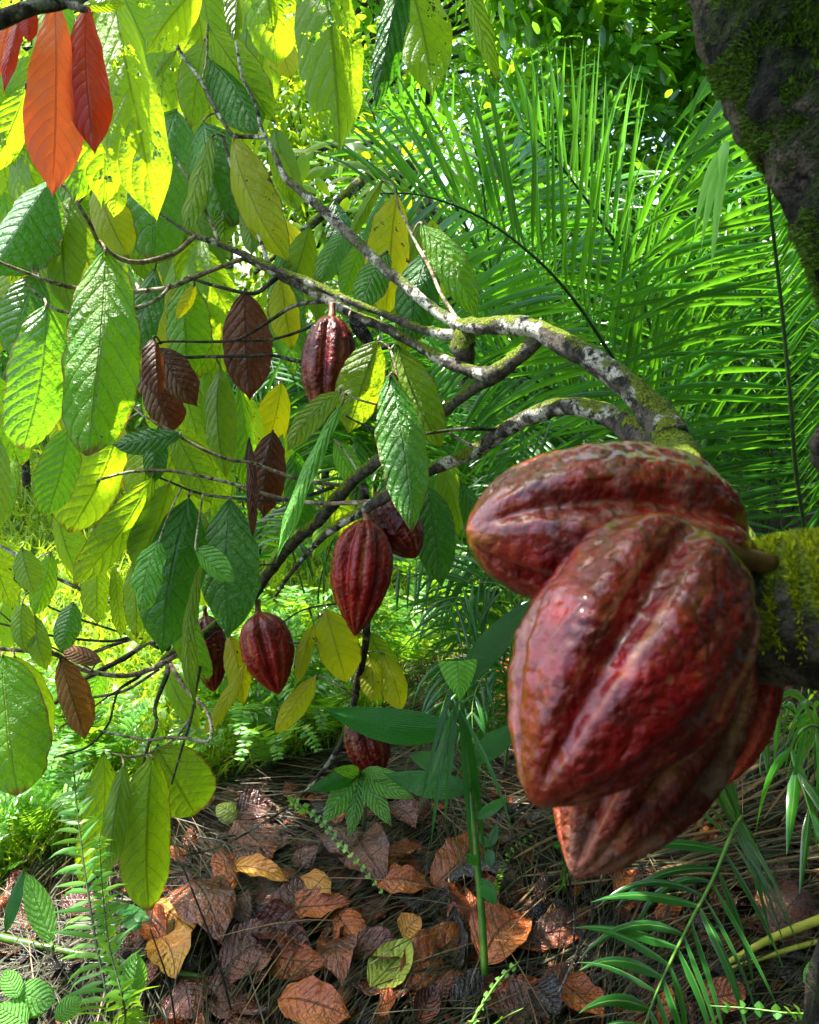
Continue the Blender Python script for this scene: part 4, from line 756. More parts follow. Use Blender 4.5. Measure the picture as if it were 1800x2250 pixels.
mbs = MB()
for (x0, y0, x1, y1, l_) in ((1004, 1540, 985, 1700, .22), (1010, 1560, 1030, 1760, .30), (1015, 1550, 1060, 1780, .32), (990, 1580, 955, 1760, .22), (1000, 1500, 930, 1700, .24), (1010, 1540, 965, 1640, .20), (1010, 1560, 1085, 1690, .24)):
    blade(mbs, P(x0, y0, 1.45), P(x1, y1, uni(1.36, 1.5)) - P(x0, y0, 1.45), l_, uni(.008, .015), Vector((0, -1, .2)), .5, 8, .4)
mbs.build('strap_leaves', 'broad', gi)
# star shaped seedling
sd_ = thing('seedling', 'seedling with a star of long drooping leaves below the lowest pod', 'seedling', G(800, 1830))
ms = MB(); tube(ms, [Vector(sd_.location), P(800, 1760, 1.85), P(792, 1698, 1.80)], [.004, .003, .003], 5, 8); ms.build('stem', 'stem', sd_)
for tx, ty, w_ in ((672, 1738, .040), (706, 1812, .058), (768, 1845, .045), (862, 1818, .048), (910, 1756, .052), (880, 1700, .03), (730, 1690, .03)):
    blade_leaf(sd_, P(792, 1698, 1.80), P(tx, ty, 1.70), w_, 'gloss' if tx > 700 else 'broad', 'lance', arch=.10, fold=.3, wav=.012, puck=.002)
# pale leafed seedling at bottom left
sl = thing('seedling', 'seedling with one upright pale green paddle leaf at the bottom left', 'seedling', G(118, 2100))
blade_leaf(sl, P(114, 2070, 1.35), P(58, 1918, 1.38), .043, 'light', 'oval', arch=.03); blade_leaf(sl, P(12, 2050, 1.36), P(55, 1905, 1.4), .022, 'broad', 'lance')
ms = MB(); tube(ms, [Vector(sl.location), P(116, 2085, 1.35), P(113, 2068, 1.35)], [.003, .003, .002], 4, 7); ms.build('stem', 'stem', sl)
sl = thing('seedling', 'small seedling with curled bright leaves on the green cane', 'seedling', G(300, 2200))
blade_leaf(sl, P(290, 2200, 1.25), P(300, 2095, 1.27), .040, 'light', 'oval', arch=.05, fold=.7); blade_leaf(sl, P(310, 2040, 1.4), P(265, 2000, 1.42), .03, 'broad', 'lance'); blade_leaf(sl, P(330, 2020, 1.4), P(240, 1990, 1.45), .026, 'broad', 'lance')
sl = thing('seedling', 'weedy seedling with wet crinkled leaves in the bottom left corner', 'seedling', G(60, 2240))
for a, b_, w_ in (((30, 2180, 1.22), (122, 2205, 1.2), .05), ((50, 2230, 1.2), (120, 2170, 1.22), .04), ((40, 2190, 1.2), (10, 2130, 1.24), .03), ((120, 2240, 1.18), (180, 2190, 1.2), .03), ((60, 2250, 1.18), (-10, 2210, 1.2), .04)):
    blade_leaf(sl, P(*a), P(*b_), w_, 'light', 'oval', puck=.003, wav=.015)
sl = thing('seedling', 'tiny two leaved seedling standing in straw right of the green stalk', 'seedling', G(1085, 1880))
for a, b_, w_ in (((1080, 1860, 1.6), (1048, 1835, 1.62), .018), ((1080, 1860, 1.6), (1092, 1810, 1.62), .018), ((1075, 1865, 1.58), (1078, 1905, 1.56), .022)):
    blade_leaf(sl, P(*a), P(*b_), w_, 'broad', 'oval')
sl = thing('seedling', 'seedling with one curved light green leaf at the bottom right edge', 'seedling', G(1800, 2250))
blade_leaf(sl, P(1812, 2110, 1.2), P(1766, 2160, 1.2), .030, 'light', 'oval', roll=30)
mc = MB(); tube(mc, [G(-40, 2050, .05), G(60, 2072, .05), G(170, 2095, .045), G(300, 2120, .04), G(455, 2150, .03)], [.009, .008, .007, .006, .006], 6, 10); tag(mc.build('plant_stalk', 'stem'), 'long green stalk lying across the bottom left', 'stalk')
mc = MB(); tube(mc, [G(1590, 2120, .06), G(1700, 2060, .09), G(1830, 2010, .12)], [.005, .008, .010], 6, 10); tube(mc, [G(1600, 2130, .04), G(1720, 2090, .06), G(1830, 2060, .08)], [.004, .005, .005], 6, 8); tag(mc.build('plant_stalk', 'cane'), 'thick yellow green stalk lying at the right edge behind the palm frond', 'stalk')

# ------------------------------------------------------------------ FERNS
def fern_frond(parent, path, Lf, n, wd, mat='fern', nrm=None, ang=75, rad=.002, droop=.2, s0=.1, rmat='rachis', name='frond', tipf=.25, seg=4):
    s = cat(path, 8); acc = [0]
    for a, b_ in zip(s, s[1:]): acc.append(acc[-1] + (b_ - a).length)
    mb = MB(); mr = MB(); tube(mr, path, [rad * (1 - .7 * i / (len(path) - 1)) for i in range(len(path))], 5, 6)
    for k in range(n):
        f = s0 + (1 - s0) * k / n; dd = f * acc[-1]; i = min(max(j for j in range(len(acc)) if acc[j] <= dd), len(s) - 2)
        p = s[i].lerp(s[i + 1], (dd - acc[i]) / max(1e-6, acc[i + 1] - acc[i])); tg = (s[i + 1] - s[i]).normalized()
        N_ = nrm or Vector((0, -.8, .6)); N_ = (N_ - tg * N_.dot(tg)).normalized(); sd = tg.cross(N_)
        l_ = Lf * (1 - (1 - tipf) * f ** 1.6) * (.75 + .25 * min(1, f * 5))
        for sg in (-1, 1):
            a = R(ang + uni(-13, 13)); d = tg * math.cos(a) + sd * sg * math.sin(a) + N_ * uni(-.25, .45)
            blade(mb, p, d, l_ * uni(.85, 1.1), wd, N_ + Vector((uni(-.5, .5), uni(-.5, .5), uni(-.5, .5))), droop * uni(.2, 1.6), seg, .3, r=rnd(), taper=.18)
    o = mb.build(name, mat, parent); mr.build('stem', rmat, o); return o
GF = 'ferns in the undergrowth'
f1 = thing('fern', 'tall upright fern with curled leaflets and dark stem at the lower left', 'fern', G(255, 2290), 'sword ferns around the clearing')
fern_frond(f1, [Vector(f1.location), P(248, 2250, 1.25), P(215, 2090, 1.30), P(190, 1940, 1.36), P(172, 1800, 1.42), P(160, 1672, 1.48)], (.100), 54, .009, 'fern', Vector((.2, -.9, .3)), 66, .003, .9, .05, tipf=.35)
fern_frond(f1, [Vector(f1.location), P(275, 2230, 1.22), P(240, 2080, 1.28), P(225, 1950, 1.33), P(218, 1830, 1.36)], .050, 64, .010, 'fern', Vector((.8, -.6, .3)), 72, .002, 1.4, .05)
f2 = thing('fern', 'pale half unrolled fern tip at the bottom centre', 'fern', G(1010, 2300), 'sword ferns around the clearing')
fern_frond(f2, [Vector(f2.location), P(1030, 2260, 1.15), P(1065, 2200, 1.17), P(1100, 2150, 1.2), P(1142, 2112, 1.22)], .024, 40, .011, 'fernp', Vector((.1, -.9, .3)), 60, .003, .1, .05, rmat='rachg')
fern_frond(f2, [Vector(f2.location), P(1060, 2270, 1.1), P(1110, 2235, 1.12), P(1150, 2215, 1.12)], .02, 14, .010, 'fern', Vector((.1, -.9, .3)), 60, .002, .1, .05, rmat='rachg')
f3 = thing('fern', 'bright fern frond lying flat at the bottom right corner', 'fern', G(1830, 2280), 'sword ferns around the clearing')
fern_frond(f3, [Vector(f3.location), P(1800, 2235, 1.12), P(1720, 2225, 1.13), P(1640, 2215, 1.15), P(1560, 2210, 1.17)], .030, 34, .014, 'fern', Vector((0, -.8, .6)), 85, .002, .1, .02, rmat='rachg')
fern_frond(f3, [Vector(f3.location), P(1782, 2260, 1.1), P(1785, 2190, 1.15), P(1780, 2130, 1.2)], .028, 26, .009, 'fern', Vector((0, -.8, .6)), 85, .002, .1, .02)
f4 = thing('fern', 'small fern arching down through the star shaped seedling', 'fern', G(690, 1800), 'sword ferns around the clearing')
fern_frond(f4, [Vector(f4.location), P(640, 1760, 1.75), P(690, 1790, 1.68), P(740, 1845, 1.62), P(790, 1900, 1.56), P(850, 1975, 1.5)], .022, 34, .014, 'fern', Vector((0, -.8, .6)), 60, .0015, .2, .2)
f5 = thing('fern', 'dark fern behind the thin palm at the right edge', 'fern', G(1850, 1640), 'sword ferns around the clearing')
for q in ([(1850, 1640, 1.8), (1790, 1620, 1.75), (1700, 1540, 1.7)], [(1860, 1600, 1.8), (1800, 1540, 1.75), (1760, 1480, 1.7)], [(1850, 1500, 1.9), (1800, 1440, 1.85), (1720, 1400, 1.8)]):
    fern_frond(f5, [Vector(f5.location)] + pp_(q), .075, 30, .014, 'fern', Vector((0, -.8, .6)), 75, .002, .2, .3)
f6 = thing('fern', 'fern with rounded green leaflets peeking out left of the big pods', 'fern', G(1245, 1950), 'sword ferns around the clearing')
fern_frond(f6, [Vector(f6.location), P(1240, 1900, 1.5), P(1225, 1830, 1.45), P(1205, 1740, 1.42)], .036, 11, .018, 'palmd', Vector((0, -.8, .6)), 75, .002, .1, .1)
f7 = thing('fern', 'thin sprig of fern climbing the straw right of the green stalk', 'fern', G(1080, 1990), 'sword ferns around the clearing')
fern_frond(f7, [Vector(f7.location), P(1110, 1890, 1.58), P(1150, 1850, 1.62), P(1180, 1830, 1.65)], .014, 24, .008, 'fern', None, 75, .001, .1, .1)
proto_f = None
def fern_clump(loc, sc, label, mat='fern', n=9, group=GF):
    root = thing('fern', label, 'fern', loc, group)
    for i in range(n):
        a = 2 * math.pi * i / n + uni(-.3, .3); sp_ = uni(.5, 1) * .35 * sc; h = .34 * sc * uni(.7, 1.2)
        dx, dy = math.cos(a) * sp_, math.sin(a) * sp_
        fern_frond(root, [loc, loc + Vector((dx * .3, dy * .3, h * .7)), loc + Vector((dx * .7, dy * .7, h)), loc + Vector((dx * 1.1, dy * 1.1, h * .85))], .085 * sc, 24, .017 * sc, mat, Vector((0, -.2, 1)), 75, .0015, .3, .2, seg=3)
    return root
def copy_tree(o, parent=None):
    c = o.copy(); col.objects.link(c); c.parent = parent
    for ch in list(o.children): copy_tree(ch, c)
    return c
fa = fern_clump(G(560, 1640), .9, 'fern clump left of the dark vertical stem, at the edge of the litter')
fb = fern_clump(G(640, 1560), .9, 'fern clump in the sunlit gap behind the plump red pod', 'bush')
spots = [(480, 1600, .8), (600, 1700, .8), (690, 1640, .9), (520, 1550, 1.0), (720, 1520, 1.1), (450, 1480, 1.1), (40, 1760, .7), (90, 1860, .7), (180, 1700, .8), (880, 1480, 1.0), (960, 1400, 1.2), (620, 1450, 1.0), (-20, 1900, .7), (250, 1700, .7), (60, 1660, .9), (170, 1830, .6), (400, 1720, .6)]
FLAB = ['fern clump below the narrow dark pod', 'fern clump just above the fallen leaves, left of the dark stem', 'fern clump at the foot of the dark vertical stem', 'fern clump in shade left of the dark vertical stem', 'fern clump behind the lowest hanging pod',
        'fern clump in the grass behind the curved hanging twigs', 'fern clump at the left edge behind the tall upright fern', 'fern clump left of the tall upright fern stem', 'fern clump behind the yellow olive hanging leaf', 'fern clump right of the tattered yellow leaves', 'fern clump deep in the gap left of the big pods', 'fern clump below the plump red pod in the sunlit grass', 'fern clump cut by the left edge near the paddle leaf',
        'fern clump behind the long yellow olive hanging leaves', 'fern clump in bright grass below the big left edge leaf', 'small fern clump between paddle leaf and tall upright fern', 'small fern clump at the litter edge beside the twin hanging leaves']
for k, (px, py, sc) in enumerate(spots):
    c = copy_tree(fa if k % 2 else fb); c.location = G(px, py); c.scale = (sc,) * 3; c.rotation_euler = (0, 0, uni(0, 6.28))
    c['label'] = FLAB[k]; c['group'] = 'small ferns at the edge of the clearing'

# ------------------------------------------------------------------ GRASS, STRAW
mb = MB()
def in_grass(x, y):
    return y - x > 2.65 + .35 * noise.noise(Vector((x * 2, y * 2, 0)))
n = 0
while n < 48000:
    y = 1.5 + 8 * rnd() ** 1.7; x = uni(-1.1, .2) * y
    if not in_grass(x, y): continue
    n += 1; p = Vector((x, y, gz(x, y) - .005))
    blade(mb, p, Vector((uni(-.7, .7), uni(-.7, .7), 1)), uni(.04, .11) * (1 + .1 * y), uni(.005, .010) * (1 + .1 * y), Vector((uni(-1, 1), uni(-1, 1), .2)), uni(.3, 1.6), 3, .3)
tag(mb.build('grass', 'grass'), 'short sunlit yellow green grass beyond the hanging leaves', 'grass', kind='stuff')
mb = MB(); n = 0
while n < 3800:
    y = 1.5 + 4.5 * rnd() ** 1.4; x = uni(-.7, .2) * y
    if not in_grass(x, y): continue
    n += 1; p = Vector((x, y, gz(x, y) + uni(.0, .08))); d = Vector((uni(-1, 1), uni(-1, 1), uni(.0, .6))).normalized()
    leaf3(mb, p, p + d * uni(.04, .10), Vector((uni(-.5, .5), uni(-.5, .5), 1)).normalized(), uni(.012, .035), 'oval', .3, .1, 0, 9, 2, 4, 2)
tag(mb.build('ground_cover', 'bushy'), 'small leafy weeds mixed into the sunlit grass', 'weeds', kind='stuff')
mb = MB()
for i in range(14000):
    y = .85 + 2.9 * rnd() ** 1.2; x = uni(-.62, .85) * (y + .3)
    if in_grass(x, y - .15): continue
    an = noise.noise(Vector((x * 1.4, y * 1.4, 5))) * 3.5 + uni(-.5, .5) + .5; el = uni(-.05, .16)
    d = Vector((math.cos(an), math.sin(an), el)); p = Vector((x, y, uni(.0, .045)))
    tan = rnd() < (.16 if x > .3 else .04)
    blade(mb, p, d, uni(.08, .36), uni(.0015, .006), Vector((uni(-.6, .6), uni(-.6, .6), 1)), uni(.0, .9), 5, .4, m=1 if tan else 0, g=Vector((uni(-1, 1), uni(-1, 1), -.5)))
for i in range(500):   # swept bundles of dead palm leaflets under the big pods
    x = uni(.25, 1.15); y = uni(1.55, 2.3); an = R(15) + .5 * math.sin(y * 4) + uni(-.25, .25)
    blade(mb, Vector((x, y, uni(.03, .10))), Vector((math.cos(an), math.sin(an), uni(-.05, .1))), uni(.2, .5), uni(.004, .012), Vector((uni(-.4, .4), uni(-.6, 0), 1)), uni(.1, .4), 6, .4, m=1 if rnd() < .5 else 0)
for i in range(900):
    y = uni(.95, 2.4); x = uni(-.6, .85) * (y + .3)
    if in_grass(x, y): continue
    an = noise.noise(Vector((x * 1.4, y * 1.4, 5))) * 3.5 + uni(-.9, .9) + .5
    blade(mb, Vector((x, y, uni(.05, .12))), Vector((math.cos(an), math.sin(an), uni(-.05, .2))), uni(.12, .42), uni(.0012, .0035), Vector((uni(-.6, .6), uni(-.6, .6), 1)), uni(.1, .7), 6, .4, m=1 if rnd() < .3 else 0)
tag(mb.build('straw_litter', ['straw', 'strawt']), 'tangled dead palm straw covering the forest floor', 'straw', kind='stuff')
# crumbled leaf litter beneath
mb = MB()
for i in range(1500):
    y = .9 + 2.4 * rnd(); x = uni(-.6, .8) * (y + .3)
    if in_grass(x, y + .2): continue
    p = Vector((x, y, uni(.0, .03))); d = Vector((uni(-1, 1), uni(-1, 1), uni(-.1, .3))).normalized()
    leaf3(mb, p, p + d * uni(.04, .11), Vector((uni(-.6, .6), uni(-.6, .6), 1)).normalized(), uni(.02, .05), 'oval', uni(0, .6), uni(-.1, .2), .01, 9, 2.2, 6, 4, random.choice([0, 0, 1, 2, 2]), curl=uni(0, .5))
tag(mb.build('leaf_litter', ['l_brown', 'l_rust', 'l_dark']), 'crumbled brown leaf fragments under the straw', 'leaf litter', kind='stuff')

# ------------------------------------------------------------------ FALLEN LEAVES (one object each)
FL = [ # base, tip, width px, material, label
 ((655, 2060), (655, 1925), 125, 'l_mauve', 'wide wrinkled purple brown fallen leaf left of the fern sprig', 'oval'),
 ((725, 1835), (775, 1960), 80, 'l_mauve', 'pale brown fallen leaf with straight midrib under the star seedling', 'oval'),
 ((790, 1840), (850, 1935), 90, 'l_brown', 'dull brown fallen leaf behind the fern sprig', 'oval'),
 ((860, 1850), (940, 1962), 58, 'l_rust', 'narrow rust orange fallen leaf pointing down right at the centre', 'lance'),
 ((955, 1945), (1045, 1835), 92, 'l_rust', 'ribbed shiny rust fallen leaf left of the green stalk', 'oval'),
 ((888, 2178), (1032, 2035), 125, 'l_rust', 'large orange brown fallen leaf beside the pale green fallen leaf', 'oval'),
 ((812, 2168), (905, 2065), 66, 'l_green', 'speckled pale green fallen leaf at the bottom centre', 'oval'),
 ((885, 2060), (925, 2015), 50, 'l_orange', 'yellow brown fallen leaf behind the large orange brown one', 'oval'),
 ((1060, 2120), (1160, 2015), 105, 'l_rust', 'rounded tan brown fallen leaf right of the green stalk base', 'oval'),
 ((1030, 1925), (1080, 2050), 85, 'l_brown', 'wet glossy red brown fallen leaf lying behind the green stalk', 'oval'),
 ((950, 1955), (1030, 2045), 70, 'l_dark', 'dark purple fallen leaf pointing down between rust leaves', 'lance'),
 ((1165, 2080), (1290, 2020), 62, 'l_brown', 'red brown fallen leaf in the straw below the tip of the pods', 'oval'),
 ((410, 1940), (490, 2070), 95, 'l_brown', 'ribbed chestnut fallen leaf right of the long hanging leaf', 'oval'),
 ((345, 1980), (420, 2060), 60, 'l_orange', 'golden brown fallen leaf just under the long hanging leaf', 'oval'),
 ((350, 2060), (385, 2150), 72, 'l_orange', 'crumpled tan fallen leaf below the golden brown one', 'oval'),
 ((480, 2150), (640, 2060), 90, 'l_brown', 'large folded reddish fallen leaf left of the straw bundle', 'oval'),
 ((560, 2080), (730, 2110), 60, 'l_rust', 'curled orange red fallen leaf under the wrinkled purple brown one', 'lance'),
 ((510, 1905), (640, 1940), 40, 'l_orange', 'bright yellow brown fallen leaf tip pointing right', 'lance'),
 ((655, 1930), (730, 1965), 42, 'l_orange', 'small golden fallen leaf behind the wrinkled purple brown one', 'lance'),
 ((520, 1790), (600, 1760), 60, 'l_mauve', 'ribbed pinkish brown fallen leaf at the edge of the ferns', 'oval'),
 ((515, 1800), (600, 1880), 85, 'l_brown', 'big dark red brown fallen leaf standing on edge', 'oval'),
 ((640, 1890), (700, 1860), 46, 'l_mauve', 'grey purple fallen leaf tip left of the pale brown leaf', 'lance'),
 ((735, 2000), (800, 2090), 62, 'l_rust', 'crinkled copper fallen leaf right of the wrinkled purple brown one', 'oval'),
 ((865, 1770), (915, 1820), 50, 'l_mauve', 'small tan curled fallen leaf below the broad green blade', 'oval'),
 ((905, 1800), (945, 1750), 40, 'l_brown', 'upright brown fallen leaf under the strap leaves', 'oval'),
 ((540, 2010), (640, 2040), 60, 'l_dark', 'black wet fallen leaf left of the wrinkled purple brown one', 'oval'),
 ((480, 2080), (530, 2000), 40, 'l_dark', 'slate grey fallen leaf between chestnut and reddish ones', 'lance'),
 ((470, 1760), (430, 1740), 40, 'l_orange', 'small orange fallen leaf by the tip of the hanging leaves', 'oval'),
 ((520, 1800), (475, 1770), 40, 'l_green', 'yellow fallen leaf lying beside the fern clump', 'oval'),
 ((1110, 2250), (1190, 2180), 120, 'l_brown', 'deep red fallen leaf at the bottom edge behind the pale fern tip', 'oval'),
 ((920, 2250), (960, 2160), 46, 'l_brown', 'narrow dark red fallen leaf at the bottom edge', 'lance'),
 ((830, 2210), (870, 2190), 46, 'l_rust', 'small curled copper fallen leaf at the bottom centre edge', 'oval'),
 ((20, 2100), (30, 1910), 90, 'l_brown', 'red brown fallen leaf standing at the left edge', 'oval'),
 ((150, 2010), (200, 1950), 60, 'l_mauve', 'dull purple fallen leaf behind the curled fern', 'oval'),
 ((1640, 1960), (1730, 1880), 70, 'l_mauve', 'crumpled grey purple fallen leaf right of the palm frond', 'oval'),
 ((1700, 2060), (1790, 1960), 100, 'l_brown', 'dark red fallen leaf under the drooping palm at the right', 'oval'),
 ((1540, 2190), (1640, 2170), 50, 'l_rust', 'pinkish brown fallen leaf beneath the dark palm frond', 'oval'),
 ((1180, 2160), (1230, 2230), 60, 'l_dark', 'dark fallen leaf in the straw at the bottom, right of centre', 'oval'),
 ((1350, 1960), (1390, 1890), 34, 'l_rust', 'torn copper fallen leaf standing in straw under the pod tips', 'lance'),
 ((560, 2180), (500, 2240), 70, 'l_brown', 'flat brown fallen leaf at the bottom left of centre', 'oval'),
 ((400, 2150), (420, 2240), 90, 'l_brown', 'broad dark rust fallen leaf at the bottom, below the tan one', 'oval'),
 ((1100, 1500), (1130, 1440), 40, 'l_rust', 'rust fallen leaf in the dark gap left of the big pods', 'oval'),
]
for k, ((ax_, ay_), (bx_, by_), wd, mt, lab, shp_) in enumerate(FL):
    h1, h2 = uni(.03, .06), uni(.035, .08); A = G(ax_, ay_, h1); B = G(bx_, by_, h2)
    d = (A - CAM).length; mb = MB()
    n = Vector((uni(-.35, .35), uni(-.75, -.2), 1)).normalized()
    leaf3(mb, A, B, n, wd * d / FPX * 1.12, shp_, uni(-.3, .5), uni(-.16, .20), .003, 9, 2.2, 30, 12, 0, None, .03, uni(-.10, .10), uni(-.9, .7), None, .10)
    tag(mb.build('fallen_leaf', mt), lab, 'fallen leaf', 'fallen leaves on the straw')
for i in range(60):
    px = uni(330, 1250) if rnd() < .75 else uni(1150, 1800); py = uni(1730, 2260)
    if px < 450 and py < 1850: continue
    A = G(px, py, uni(.015, .05)); an = uni(0, 6.28); L_ = uni(.11, .19); B = A + Vector((math.cos(an), math.sin(an), uni(-.1, .25))) * L_
    mb = MB(); leaf3(mb, A, B, Vector((uni(-.5, .5), uni(-.7, .2), 1)).normalized(), L_ * uni(.4, .6), random.choice(['oval', 'cacao', 'lance']), uni(-.4, .6), uni(-.2, .24), .003, 9, 2.2, 18, 8, 0, None, .035, uni(-.10, .10), uni(-1.0, .8), None, .12)
    mt = random.choice(['l_brown', 'l_brown', 'l_mauve', 'l_rust', 'l_rust', 'l_brown', 'l_dark', 'l_brown'])
    tag(mb.build('fallen_leaf', mt), 'small curled dead leaf half buried in the straw litter', 'fallen leaf', 'small dead leaves in the straw')
for x0, y0, x1, y1, r_, lab in ((390, 2290, 330, 2040, .0018, 'thin upright reddish stick at the lower left'), (520, 2270, 400, 1900, .0022, 'long thin bare stick leaning left across the chestnut leaves'), (1200, 2240, 1330, 1900, .002, 'thin dark stick standing in straw under the pod tips'), (1260, 2100, 1240, 1880, .0022, 'straight dark stick below the furrowed pod tip')):
    mb = MB(); A = G(x0, y0); B = P(x1, y1, 1.45); tube(mb, [A, (A + B) / 2 + Vector((.01, 0, 0)), B], [r_ * 1.3, r_, r_ * .7], 5, 7); tag(mb.build('stick', 'barkd'), lab, 'stick')

# ------------------------------------------------------------------ BACKGROUND TREES AND SHRUBS
def crown_tree(name, label, loc, H, rx, ry, rz, nleaf, ll, mat, cat_='tree', group=None, trunk_r=.06, clus=26, bare=None):
    root = thing(name, label, cat_, loc, group)
    mt = MB(); top = loc + Vector((0, 0, H)); cc = loc + Vector((0, 0, H))
    lo_ = max(.05, H - rz * .8)
    tube(mt, [loc + Vector((0, 0, -.05)), loc + Vector((.03, 0, lo_ * .5)), loc + Vector((0, .03, lo_)), top], [trunk_r, trunk_r * .8, trunk_r * .65, trunk_r * .2], 5, 9, .1, 20)
    mb = MB(); per = nleaf // clus
    for c in range(clus):
        while True:
            q = Vector((uni(-1, 1), uni(-1, 1), uni(-1, 1)))
            if .25 < q.length < 1: break
        cen = cc + Vector((q.x * rx, q.y * ry, q.z * rz)); s_ = loc + Vector((0, 0, lerp(lo_, H, .5 + .4 * q.z)))
        mid = (s_ + cen) / 2 + Vector((0, 0, .05 * rz)); tube(mt, [s_, mid, cen], [trunk_r * .35, trunk_r * .22, trunk_r * .08], 4, 6)
        cr = uni(.28, .5) * min(rx, ry, rz) * 1.1
        for k in range(per):
            g_ = Vector((random.gauss(0, .5), random.gauss(0, .5), random.gauss(0, .4)))
            p = cen + g_ * cr * 1.3; d = (g_.normalized() + Vector((uni(-.8, .8), uni(-.8, .8), uni(-.9, .3)))).normalized()
            L_ = ll * uni(.6, 1.2)
            blade(mb, p, d, L_, L_ * uni(.34, .5), Vector((uni(-.6, .6), uni(-.6, .4), 1)).normalized(), uni(.2, .9), 3, .25, r=rnd(), taper=.45)
    mt.build('trunk', 'barkd', root); mb.build('crown', mat, root)
    return root
GTB = 'trees closing the view at the back'
def gp(x, y): return Vector((x, y, gz(x, y)))
crown_tree('tree', 'leafy tree with oval glossy leaves at the top, right of centre', gp(1.9, 5.6), 3.2, 1.5, .6, .75, 2600, .19, 'bush', trunk_r=.035)
crown_tree('tree', 'tree with bright leaves at the top centre behind the eaten leaves', gp(.1, 5.6), 3.3, 1.2, .8, .9, 3600, .13, 'bush', trunk_r=.05)
crown_tree('shrub', 'yellow green shrub behind the upper left leaves', gp(-1.3, 4.6), 2.2, .9, .6, .8, 3200, .10, 'bushy', 'shrub', trunk_r=.03)
crown_tree('shrub', 'bright yellow green shrub behind the lichen branch', gp(-.55, 4.9), 1.9, .8, .6, .8, 3600, .08, 'bushy', 'shrub', trunk_r=.03)
crown_tree('shrub', 'dark leaved shrub beyond the leaves at the left edge', gp(-2.6, 5.2), 1.6, .9, .7, 1.0, 3400, .12, 'bushd', 'shrub', trunk_r=.03)
crown_tree('shrub', 'low glossy shrub behind the centre branches', gp(.5, 5.3), 1.5, 1.2, .6, .9, 4200, .11, 'bush', 'shrub', trunk_r=.03)
crown_tree('shrub', 'dark shrub filling the shade behind the big palm', gp(1.5, 5.0), 1.5, 1.5, .5, 1.1, 4200, .13, 'bushd', 'shrub', trunk_r=.03)
crown_tree('tree', 'dark leaved tree behind the palm tops, left of the mossy trunk', gp(2.6, 6.2), 2.9, 1.5, .6, 1.2, 4500, .14, 'bushd', trunk_r=.04)
ta = crown_tree('tree', 'dense dark tree far back at the top right', gp(2.6, 8.0), 3.8, 2.2, 1.2, 1.8, 5000, .16, 'bushd', group=GTB, trunk_r=.1, clus=44)
tb_ = crown_tree('tree', 'dense mid green tree far back at the top centre', gp(-.6, 8.6), 3.6, 2.2, 1.2, 1.8, 5000, .15, 'bush', group=GTB, trunk_r=.1, clus=44)
for k, (x, y, src, rz_, sc, lab) in enumerate((
    (-3.6, 8.2, tb_, 1.0, .95, 'dense green tree far back at the left edge'), (5.4, 7.6, ta, 2.0, 1.0, 'dense dark tree beyond the right edge palms'), (1.0, 10.5, ta, 3.0, 1.35, 'tall dark tree farthest back behind the top centre'),
    (-2.6, 11.5, ta, .6, 1.35, 'tall dark tree farthest back at the left'), (4.5, 11.5, tb_, 4.0, 1.4, 'tall green tree farthest back at the right'), (-6.5, 11.0, tb_, 5.0, 1.4, 'tall green tree far off beyond the left edge'), (8, 11, ta, 5.5, 1.4, 'tall dark tree far off beyond the right edge'))):
    c = copy_tree(src); c.location = gp(x, y); c.rotation_euler = (0, 0, rz_); c.scale = (sc,) * 3; c['label'] = lab; c['group'] = GTB
for k, (x, y, sc) in enumerate(((3.6, -3.6, 1.2), (5.2, 1.2, 1.2), (4.6, -.8, 1.0))):  # unseen trees added to keep sky light off the foreground
    c = copy_tree(ta if k % 2 else tb_); c.location = Vector((x, y, -.6)); c.rotation_euler = (0, 0, k); c.scale = (sc,) * 3; c['label'] = ['tall tree behind the camera on the right', 'tall tree beyond the mossy trunk outside the frame', 'tree to the right of the camera'][k]; c['group'] = 'trees around the clearing out of the frame'
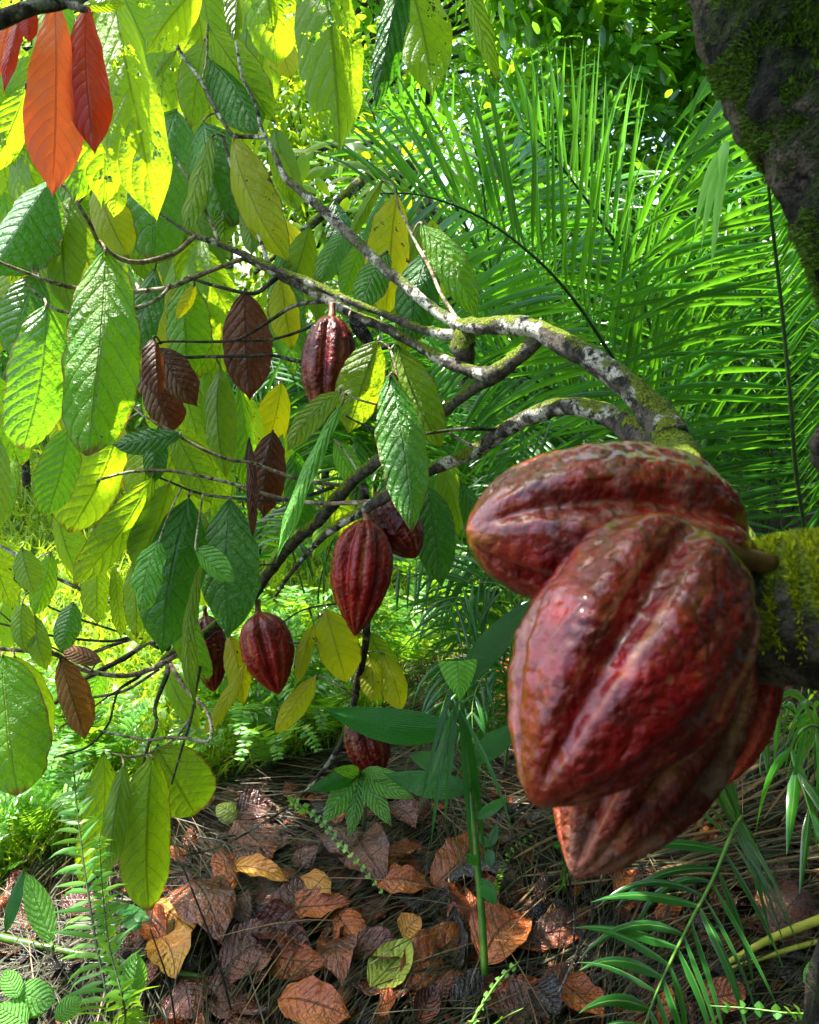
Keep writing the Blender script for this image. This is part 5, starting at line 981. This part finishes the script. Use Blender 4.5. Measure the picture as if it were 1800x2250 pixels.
for x, y, H_, lab in ((2.1, -.2, 1.6, 'dark bush just outside the frame on the right'), (1.2, -2.0, 1.5, 'dark bush behind the camera on the right'), (2.5, 1.6, 1.3, 'dark bush beside the trunk outside the frame'), (.1, -1.7, 1.9, 'tall dark bush directly behind the camera')):  # unseen dark bushes added to deepen the shade on the pods
    crown_tree('shrub', lab, Vector((x, y, 0)), H_, .9, .9, 1.5, 2600, .2, 'bushk', 'shrub', 'bushes around the camera out of the frame', .03, 30)
# undergrowth hedge of low plants at the back
ha = crown_tree('shrub', 'low dark undergrowth shrub at the far edge of the grass', gp(-2.2, 7.0), .8, 1.1, .6, .8, 4200, .13, 'bush', 'shrub', 'undergrowth shrubs at the far edge of the grass', .03, 30)
HLAB = ['far left', 'behind the centre branches', 'behind the feather palms', 'behind the mossy trunk', 'left of the centre branches', 'beyond the left edge', 'beyond the right edge']
for k, (x, y, rz_) in enumerate(((-4.2, 6.6, 1), (0.2, 6.6, 2), (1.9, 6.4, 3), (3.6, 6.2, 4), (-1.0, 6.9, 5), (-5.5, 7.5, 2.5), (5.0, 6.0, .5))):
    c = copy_tree(ha); c.location = gp(x, y); c.rotation_euler = (0, 0, rz_); c['label'] = 'low dense undergrowth shrub at the foot of the back trees, ' + HLAB[k]
# grey bare boughs of the tree behind
mb = MB()
bt = thing('tree', 'leaning tree with bare grey boughs behind the lichen covered branch', 'tree', gp(.4, 3.4))
tube(mb, [gp(.4, 3.4), P(1000, 700, 3.2), P(900, 420, 3.0), P(823, 383, 2.8), P(739, 449, 2.6), P(642, 529, 2.5), P(560, 600, 2.4)], [.03, .026, .022, .019, .016, .012, .006], 6, 10, .15, 30)
tube(mb, [P(1000, 560, 3.1), P(880, 340, 3.0), P(750, 318, 2.9), P(704, 327, 2.8), P(631, 362, 2.7), P(560, 400, 2.6)], [.02, .017, .014, .013, .010, .004], 6, 10, .15, 30)
mb.build('trunk', 'bark', bt)
mb = MB()
for i in range(160):
    px, py = uni(560, 900), uni(300, 560); p = P(px, py, uni(2.5, 3.0)); d = Vector((uni(-1, 1), uni(-.6, .6), uni(-1, .3))).normalized()
    L_ = uni(.06, .12); leaf3(mb, p, p + d * L_, Vector((uni(-.6, .6), -.5, 1)).normalized(), L_ * .45, 'oval', .3, .1, 0, 9, 2, 6, 4)
mb.build('crown', 'bushy', bt)
print('objects', len(bpy.data.objects))
